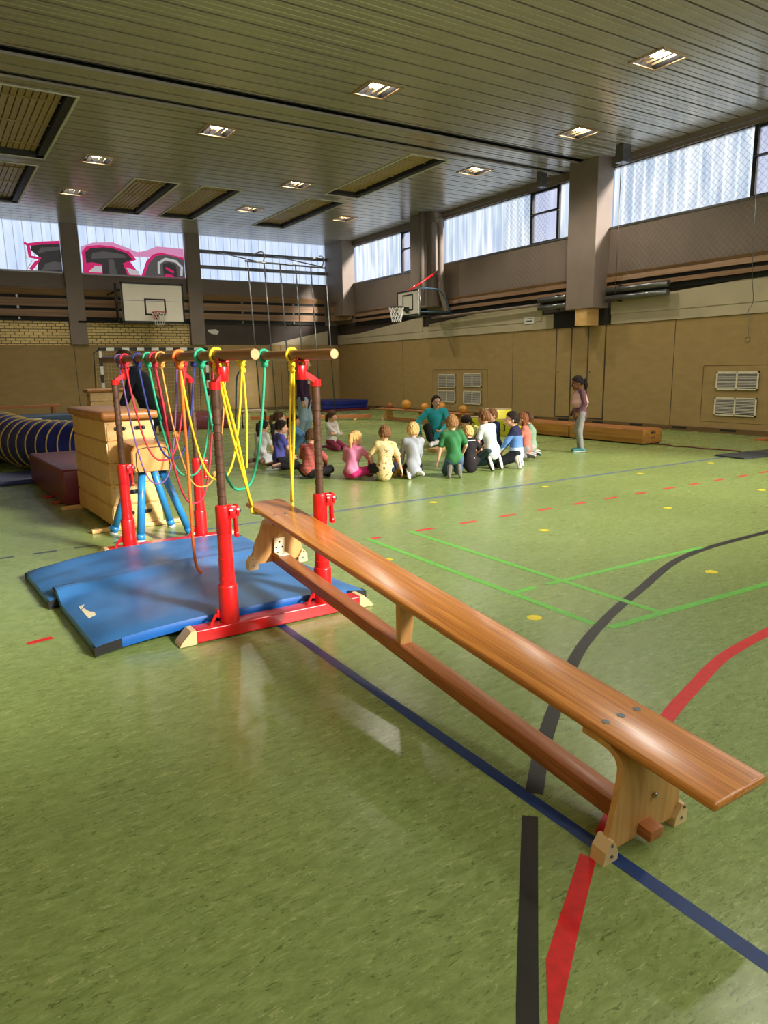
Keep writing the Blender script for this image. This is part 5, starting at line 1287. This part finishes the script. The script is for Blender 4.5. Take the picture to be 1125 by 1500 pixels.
    if look.get('glasses'):
        b = MB()
        for s in (-1, 1): b.tube([tuple(hl(s*.40+.30*math.cos(a*PI/8), 1.02, .02+.22*math.sin(a*PI/8))+np.array((0, 0, dz))) for a in range(16)], .003, 6, closed=True); b.tube([tuple(hl(s*.70, 1.0, .05)+np.array((0, 0, dz))), tuple(hl(s*1.05, 0, .05)+np.array((0, 0, dz)))], .003, 6)
        b.tube([tuple(hl(-.1, 1.04, .05)+np.array((0, 0, dz))), tuple(hl(.1, 1.04, .05)+np.array((0, 0, dz)))], .003, 6); b.build('glasses', M['black'], root)
    if look.get('tie'): b = MB(); b.ball(tuple(hl(0, -1.08, .27)+np.array((0, 0, dz))), .021*h, (1.1, .7, 1.1), 12, 8); b.build('hair_tie', look['tie'], root)
    if look.get('print'):
        col, pts, fwd = look['print']; b = MB()
        for (px, pz, w, hh) in pts:
            c = Ch+r*px*h+u*pz*h+f*fwd*h+np.array((0, 0, dz)); A_ = Matrix(((r[0], f[0], u[0]), (r[1], f[1], u[1]), (r[2], f[2], u[2])))
            b.box(tuple(c), (w*h, .012*h, hh*h), rot=A_.to_euler())
        b.build('print', col, root)
    return root
c3 = srgb
WHITE = c3(226, 226, 222); BLACKC = c3(26, 26, 28)
blk = cloth('black', c3(24, 24, 27)); 
def hands(l, rr): return {-1: l, 1: rr}
LAP = lambda s: ((s*.05, .17, .14), (s*.9, -.35, -.1))
KNEE = lambda s: ((s*.085, .20, .115), (s*.8, -.5, 0), (0, 1, -.35), (0, 0, -1))
FLOOR = lambda x, y: ((x, y, .055), (1 if x > 0 else -1, -.3, .2), (.25 if x > 0 else -.25, .35, -.75), (0, -.6, -.4))
def kid(label, pos, face, H, pose, look): return person(label, pos, face, H, pose, look)
SZ, KN, CR = .150, .198, .085
kid('girl in white tee with dark ponytail, kneeling farthest left in the circle', (4.25, 10.28), (.92, .35), 1.12, {'pelvis': (0, -.01, SZ), 'lean': 8, 'head': (0, 10), 'legs': legs_seiza(), 'hands': hands(KNEE(-1), KNEE(1))},
    {'shirt': cloth('white', c3(214, 214, 212)), 'trousers': cloth('white_leggings', c3(196, 198, 200)), 'hair': 'dark', 'style': 'pony', 'tail': .10, 'sleeve': .75, 'shoe': c3(110, 70, 50), 'sole': c3(120, 84, 60)})
kid('girl with brown ponytail half hidden behind the girl in violet blue tee', (4.62, 10.45), (.95, -.1), 1.20, {'pelvis': (0, -.01, KN), 'lean': 2, 'head': (-6, 6), 'legs': legs_kneel(), 'hands': hands(KNEE(-1), KNEE(1))},
    {'shirt': cloth('offwhite', c3(206, 196, 186)), 'trousers': cloth('brown_trousers', c3(80, 60, 52)), 'hair': 'brown', 'style': 'pony', 'tail': .08, 'sleeve': .7, 'shoe': c3(96, 60, 44), 'sole': c3(130, 90, 64)})
kid('girl in violet blue tee with dark braid, hand at her chin, kneeling', (4.26, 9.60), (.95, -.12), 1.17, {'pelvis': (0, -.01, SZ), 'lean': 4, 'head': (0, 4), 'legs': legs_seiza(), 'hands': hands(((-.02, .13, .40), (-.6, .3, -.8), (0, .3, .9), (0, -1, .2)), ((.05, .17, .16), (.8, -.6, -.1)))},
    {'shirt': cloth('violetblue', c3(84, 84, 160)), 'trousers': blk, 'hair': 'dark', 'style': 'pony', 'tail': .12, 'sleeve': .62, 'shoe': c3(70, 56, 52), 'sole': c3(190, 140, 104), 'print': (M['white'], [(-.02, .03, .04, .045), (-.02, -.035, .03, .012)], -.074)})
kid('child in blue sweater with dark hair, sitting with drawn-up knees', (5.33, 11.32), (.80, -.60), 1.18, {'pelvis': (0, -.03, CR), 'lean': 2, 'head': (-20, 2), 'legs': legs_up(), 'hands': hands(((-.05, .22, .19), (-.8, -.2, 0)), ((.05, .22, .19), (.8, -.2, 0)))},
    {'shirt': cloth('sky', c3(98, 140, 182)), 'trousers': cloth('jeans', c3(92, 132, 172)), 'hair': 'dark', 'style': 'bangs', 'tail': .05, 'shoe': c3(60, 60, 66), 'sole': c3(190, 190, 186)})
kid('smiling girl in white sweater with pink heart, kneeling face to the camera', (6.08, 11.35), (.28, -.96), 1.13, {'pelvis': (0, -.01, SZ), 'lean': 0, 'head': (8, 2), 'legs': legs_seiza(), 'hands': hands(((.06, .12, .27), (-1, -.1, -.4), (1, .1, .1), (0, -1, 0)), ((-.06, .135, .25), (1, -.1, -.4), (-1, .1, .1), (0, -1, 0)))},
    {'shirt': cloth('ivory', c3(222, 214, 204)), 'trousers': cloth('rose', c3(138, 50, 74)), 'hair': 'brown', 'style': 'bangs', 'tail': .06, 'shoe': c3(120, 60, 74), 'sole': c3(200, 190, 186), 'print': (cloth('heartpink', c3(222, 140, 150)), [(-.018, .03, .032, .03), (.018, .03, .032, .03), (0, .005, .04, .03), (0, -.018, .02, .02)], .068)})
kid('boy in rust red striped shirt, sitting cross-legged behind the right bar post', (4.22, 8.55), (.86, .5), 1.20, {'pelvis': (0, -.02, CR), 'lean': 10, 'head': (12, 14), 'legs': legs_cross(), 'hands': hands(((-.10, .17, .13), (-.9, -.3, 0)), ((.10, .17, .13), (.9, -.3, 0)))},
    {'shirt': cloth('rust', c3(186, 92, 78), 'stripes', c3(124, 72, 74)), 'trousers': blk, 'hair': 'brown', 'style': 'short', 'sleeve': 1, 'hem': -.005, 'shoe': BLACKC, 'sole': c3(40, 40, 42)})
kid('girl in pink top with long blond ponytail and magenta trousers', (4.64, 8.12), (.80, .60), 1.16, {'pelvis': (0, -.02, CR), 'lean': 14, 'head': (-16, 16), 'legs': legs_side(), 'hands': hands(((-.06, .18, .13), (-.9, -.3, 0)), ((.13, .20, .15), (.9, -.4, 0)))},
    {'shirt': cloth('pink', c3(222, 132, 166)), 'trousers': cloth('magenta', c3(206, 50, 116), 'spots', c3(120, 26, 80)), 'hair': 'blond', 'style': 'pony', 'tail': .10, 'hem': -.02, 'shoe': c3(150, 90, 96), 'sole': c3(150, 110, 100)})
kid('boy in cream patterned shirt seen from behind, right hand on the floor', (4.90, 7.74), (.42, .90), 1.18, {'pelvis': (0, -.02, CR), 'lean': 4, 'side': 3, 'head': (6, 8), 'legs': legs_cross(.125), 'hands': hands(((-.12, .12, .12), (-.9, -.3, 0)), ((.19, -.005, .045), (.6, -.8, .2), (.3, .1, -.8), (-.9, .1, -.2)))},
    {'shirt': cloth('cream', c3(230, 204, 148), 'spots', c3(120, 92, 60)), 'trousers': cloth('darkgrey', c3(40, 42, 48)), 'hair': 'midbrown', 'style': 'short', 'sleeve': .72, 'hem': .06, 'shoe': c3(50, 50, 54), 'sole': c3(120, 110, 100)})
kid('blond boy in grey sweater kneeling, white shoe soles to the camera', (5.30, 7.66), (.50, .86), 1.17, {'pelvis': (0, -.01, SZ+.01), 'lean': 4, 'head': (-28, 8), 'legs': {-1: ((-.085, .195, .048), (-.06, -.005, .105), (.1, -.25, -.96), (0, -1, .2)), 1: ((.075, .195, .045), (.05, -.03, .055), (.5, -.75, -.10), (.1, -.85, .5))}, 'hands': hands(((-.13, .16, .10), (-.9, -.3, 0)), ((.06, .18, .13), (.9, -.35, 0)))},
    {'shirt': cloth('grey', c3(162, 166, 174)), 'trousers': cloth('black2', c3(28, 28, 34)), 'hair': 'blond', 'style': 'bowl', 'sleeve': 1, 'hem': .06, 'shoe': c3(196, 198, 202), 'sole': c3(238, 238, 238)})
kid('boy in green tee and jeans, kneeling with his left hand on the floor', (5.78, 7.40), (.52, .85), 1.22, {'pelvis': (0, -.01, KN+.012), 'lean': 7, 'side': -4, 'head': (-10, 6), 'legs': legs_kneel(.06, .005), 'hands': hands(((-.20, .03, .055), (-.7, -.6, .2), (-.35, .1, -.8), (.9, .1, -.3)), ((.11, .15, .24), (1, -.5, -.2)))},
    {'shirt': cloth('green', c3(58, 120, 72)), 'trousers': cloth('denim', c3(74, 98, 124)), 'hair': 'lightbrown', 'style': 'short', 'sleeve': .7, 'hem': .0, 'shoe': c3(150, 146, 138), 'sole': c3(104, 100, 94)})
kid('small blond boy in black tee beside the boy in green', (6.22, 7.62), (.30, .95), 1.08, {'pelvis': (0, -.02, CR), 'lean': 14, 'head': (-34, 12), 'legs': legs_cross(.14), 'hands': hands(((-.12, .17, .14), (-.9, -.3, 0)), ((.13, .18, .15), (.9, -.4, 0)))},
    {'shirt': cloth('blacktee', c3(34, 30, 32)), 'trousers': cloth('black3', c3(30, 27, 29)), 'hair': 'blond', 'style': 'short', 'sleeve': .7, 'hem': .06, 'shoe': BLACKC, 'sole': c3(50, 50, 50), 'print': (M['white'], [(.0, .075, .14, .012), (.03, -.16, .02, .025)], -.066)})
kid('boy with dark bowl haircut and yellow sleeves, bending to the floor', (7.62, 9.15), (-.85, -.10), 1.18, {'pelvis': (0, -.04, KN-.02), 'lean': 38, 'head': (-8, 18), 'legs': legs_kneel(), 'hands': hands(((-.10, .36, .06), (-.9, -.2, .2), (0, .5, -.7), (0, -.6, -.6)), ((.12, .33, .06), (.9, -.2, .2), (0, .5, -.7), (0, -.6, -.6)))},
    {'shirt': cloth('limeyellow', c3(206, 204, 120)), 'vest': cloth('darkvest', c3(40, 38, 38)), 'trousers': cloth('black4', c3(30, 28, 30)), 'hair': 'dark', 'style': 'bowl', 'sleeve': 1, 'shoe': c3(60, 58, 58), 'sole': c3(150, 146, 140)})
kid('boy in white tee and dark teal trousers kneeling upright from behind', (6.64, 7.66), (-.05, 1.0), 1.22, {'pelvis': (0, -.02, KN+.03), 'lean': 16, 'side': -4, 'head': (6, 8), 'legs': {-1: ((-.11, .17, .05), (-.085, -.05, .085), (-.05, -.5, -.85), (0, -.9, .45)), 1: ((.06, .19, .05), (.075, -.04, .10), (.05, -.3, -.95), (.05, -1, .2))}, 'hands': hands(((-.15, .13, .10), (-.8, -.5, .1), (-.1, .3, -.9), (.9, 0, 0)), ((.10, .22, .20), (.9, -.4, -.2)))},
    {'shirt': cloth('whitetee', c3(208, 216, 214)), 'trousers': cloth('teal', c3(62, 86, 92)), 'hair': 'midbrown', 'style': 'short', 'sleeve': .72, 'hem': .05, 'shoe': c3(34, 38, 44), 'sole': c3(214, 212, 200)})
kid('boy with glasses in navy top, kneeling in front of the podium', (7.55, 8.62), (-.85, .20), 1.20, {'pelvis': (0, -.01, KN-.01), 'lean': 6, 'head': (10, 8), 'legs': legs_kneel(), 'hands': hands(KNEE(-1), KNEE(1))},
    {'shirt': cloth('navy', c3(30, 42, 84)), 'trousers': cloth('black5', c3(32, 32, 36)), 'hair': 'midbrown', 'style': 'short', 'sleeve': 1, 'glasses': True, 'shoe': c3(50, 50, 56), 'sole': c3(200, 200, 196), 'print': (M['white'], [(.03, .05, .04, .010), (.0, -.02, .02, .09)], .066)})
kid('dark-haired boy in sweater of navy, mid blue and pale blue bands', (7.02, 7.56), (-.62, .78), 1.22, {'pelvis': (0, -.01, KN-.005), 'lean': 6, 'head': (24, 6), 'legs': legs_kneel(.075, .02), 'hands': hands(((-.09, .19, .17), (-.8, -.5, 0)), ((.09, .19, .16), (.8, -.5, 0)))},
    {'shirt': cloth('bands', c3(96, 136, 196), 'bands'), 'trousers': cloth('black6', c3(26, 27, 32)), 'hair': 'dark', 'style': 'short', 'sleeve': 1, 'hem': .06, 'shoe': c3(196, 190, 182), 'sole': c3(226, 222, 210)})
kid('child with long auburn hair in coral tee, half hidden at right', (7.74, 8.12), (-.70, .70), 1.14, {'pelvis': (0, -.01, SZ+.02), 'lean': 6, 'head': (10, 6), 'legs': legs_seiza(), 'hands': hands(KNEE(-1), KNEE(1))},
    {'shirt': cloth('coral', c3(214, 124, 108)), 'trousers': cloth('greyleg', c3(150, 146, 146)), 'hair': 'auburn', 'style': 'long', 'tail': .9, 'sleeve': .7, 'shoe': c3(96, 90, 96), 'sole': c3(200, 196, 190)})
kid('boy in sage green tee, last one at the right end of the circle', (8.02, 8.30), (-.72, .66), 1.15, {'pelvis': (0, -.01, SZ+.01), 'lean': 6, 'head': (6, 6), 'legs': legs_seiza(.07, .04), 'hands': hands(KNEE(-1), KNEE(1))},
    {'shirt': cloth('sage', c3(142, 164, 138)), 'trousers': cloth('lightgrey', c3(176, 172, 162)), 'hair': 'brown', 'style': 'short', 'sleeve': .7, 'shoe': c3(30, 62, 60), 'sole': c3(210, 208, 196)})
person('woman in turquoise top and black trousers sitting on the floor facing the children', (7.95, 10.75), (-.40, -.90), 1.66, {'pelvis': (0, -.02, CR-.01), 'lean': 10, 'head': (8, -4), 'legs': {-1: ((-.16, .13, .07), (.02, .20, .035), (.9, .3, -.1), (.1, .3, -.93)), 1: ((.13, .17, .19), (.09, .25, .03), (.35, .9, -.05), (0, 0, -1))}, 'hands': hands(((-.02, .20, .15), (-.9, -.3, 0), (.6, .5, -.1), (0, -.2, 1)), ((.19, .08, .10), (.9, -.3, .1)))},
    {'shirt': cloth('turquoise', c3(44, 150, 158)), 'trousers': cloth('black7', c3(22, 22, 24)), 'hair': 'dark', 'style': 'pony', 'tail': .06, 'skin': 'fair', 'shoe': c3(206, 206, 202), 'sole': c3(150, 150, 150), 'socks': True, 'glasses': True}, adult=True, vox=.0075)
person('woman in dark purple sweater and wide pale jeans standing behind the circle', (5.98, 12.25), (.75, -.62), 1.66, {'pelvis': (0, 0, .53), 'lean': 0, 'head': (5, 6), 'legs': {-1: ((-.06, .03, .285), (-.075, -.03, .045), (-.1, .95, -.05), (0, 0, -1)), 1: ((.075, .0, .285), (.10, -.10, .055), (.1, .9, -.25), (0, -.2, -1))}, 'hands': hands(((-.155, .02, .51), (-.5, -.9, 0)), ((.15, .03, .50), (.5, -.9, 0)))},
    {'shirt': cloth('aubergine', c3(58, 34, 58)), 'trousers': cloth('palejeans', c3(150, 172, 186)), 'hair': 'midbrown', 'style': 'long', 'tail': .5, 'hem': .06, 'loose': .016, 'wide': 3.2, 'leglen': .97, 'shoe': c3(44, 44, 48), 'sole': c3(206, 206, 204), 'print': (M['white'], [(.02, .045, .045, .03), (.02, .01, .045, .025), (.02, -.025, .045, .03)], .070)}, adult=True, vox=.0075)
person('girl in pink vest and grey leggings standing alone by the low box', (9.10, 8.27), (-.86, .50), 1.275, {'pelvis': (0, 0, .515), 'lean': 2, 'head': (0, 14), 'legs': {-1: ((-.045, .02, .275), (-.045, -.015, .045), (-.05, .97, -.05), (0, 0, -1)), 1: ((.045, .01, .275), (.045, -.03, .045), (.05, .97, -.05), (0, 0, -1))}, 'hands': hands(((-.12, .06, .52), (-.5, -.8, 0)), ((.12, .055, .52), (.5, -.8, 0)))},
    {'shirt': cloth('plum', c3(110, 76, 84), 'spots', c3(86, 58, 68)), 'vest': cloth('palepink', c3(222, 172, 172)), 'trousers': cloth('greyleggings', c3(142, 140, 136)), 'hair': 'dark', 'style': 'pony', 'tail': .07, 'tie': cloth('palepink2', c3(232, 196, 196)), 'skin': 'brown', 'flare': True, 'hem': .06, 'leglen': .92, 'shoe': c3(50, 120, 122), 'sole': c3(206, 212, 206)})
person('person in dark quilted jacket bending over behind the big vaulting box', (2.62, 10.25), (-.88, .30), 1.82, {'pelvis': (0, 0, .53), 'lean': 20, 'head': (-4, 22), 'legs': {-1: ((-.06, .04, .285), (-.07, 0, .045), (-.1, .95, -.05), (0, 0, -1)), 1: ((.06, .04, .285), (.07, 0, .045), (.1, .95, -.05), (0, 0, -1))}, 'hands': hands(((-.11, .22, .50), (-.7, -.6, -.1)), ((.11, .22, .50), (.7, -.6, -.1)))},
    {'shirt': cloth('jacket', c3(32, 38, 52), 'spots', c3(46, 54, 72)), 'top_name': 'jacket', 'trousers': cloth('black8', c3(30, 30, 32)), 'hair': 'brown', 'style': 'short', 'build': 1.1, 'hem': .07, 'shoe': c3(40, 40, 44), 'sole': c3(190, 190, 190)}, adult=True, vox=.0085)
# plush animal lying between two children
t = thing('plush_animal', 'small yellow plush animal with a dark ear lying between two seated boys', 'plush toy', (5.32, 8.05, 0), -.6); PL = mat('plush_yellow', srgb(222, 164, 42), .9, var=.15, scale=40, bump=.4, bscale=120)
V, F = sdf_mesh([elli((0, 0, .085), (.075, .11, .08)), elli((0, .05, .20), (.062, .06, .058)), cone((.06, .05, .10), (.10, .13, .04), .028, .024), cone((-.06, .05, .10), (-.10, .13, .04), .028, .024), cone((.04, -.09, .05), (.07, -.17, .03), .03, .026), cone((-.04, -.09, .05), (-.07, -.17, .03), .03, .026), cone((0, .10, .19), (0, .125, .185), .026, .02)], .006)
mesh_obj('body', V, F, PL, t)
for s in (-1, 1): b = MB(); b.ball((s*.055, .04, .262), .026, (1, .5, 1.1), 14, 10); e = b.build('ear', M['black'], t); e['label'] = 'round dark ear'
b = MB(); b.ball((0, .146, .19), .010); b.ball((.025, .107, .215), .006); b.ball((-.025, .107, .215), .006); b.build('face_beads', M['black'], t)
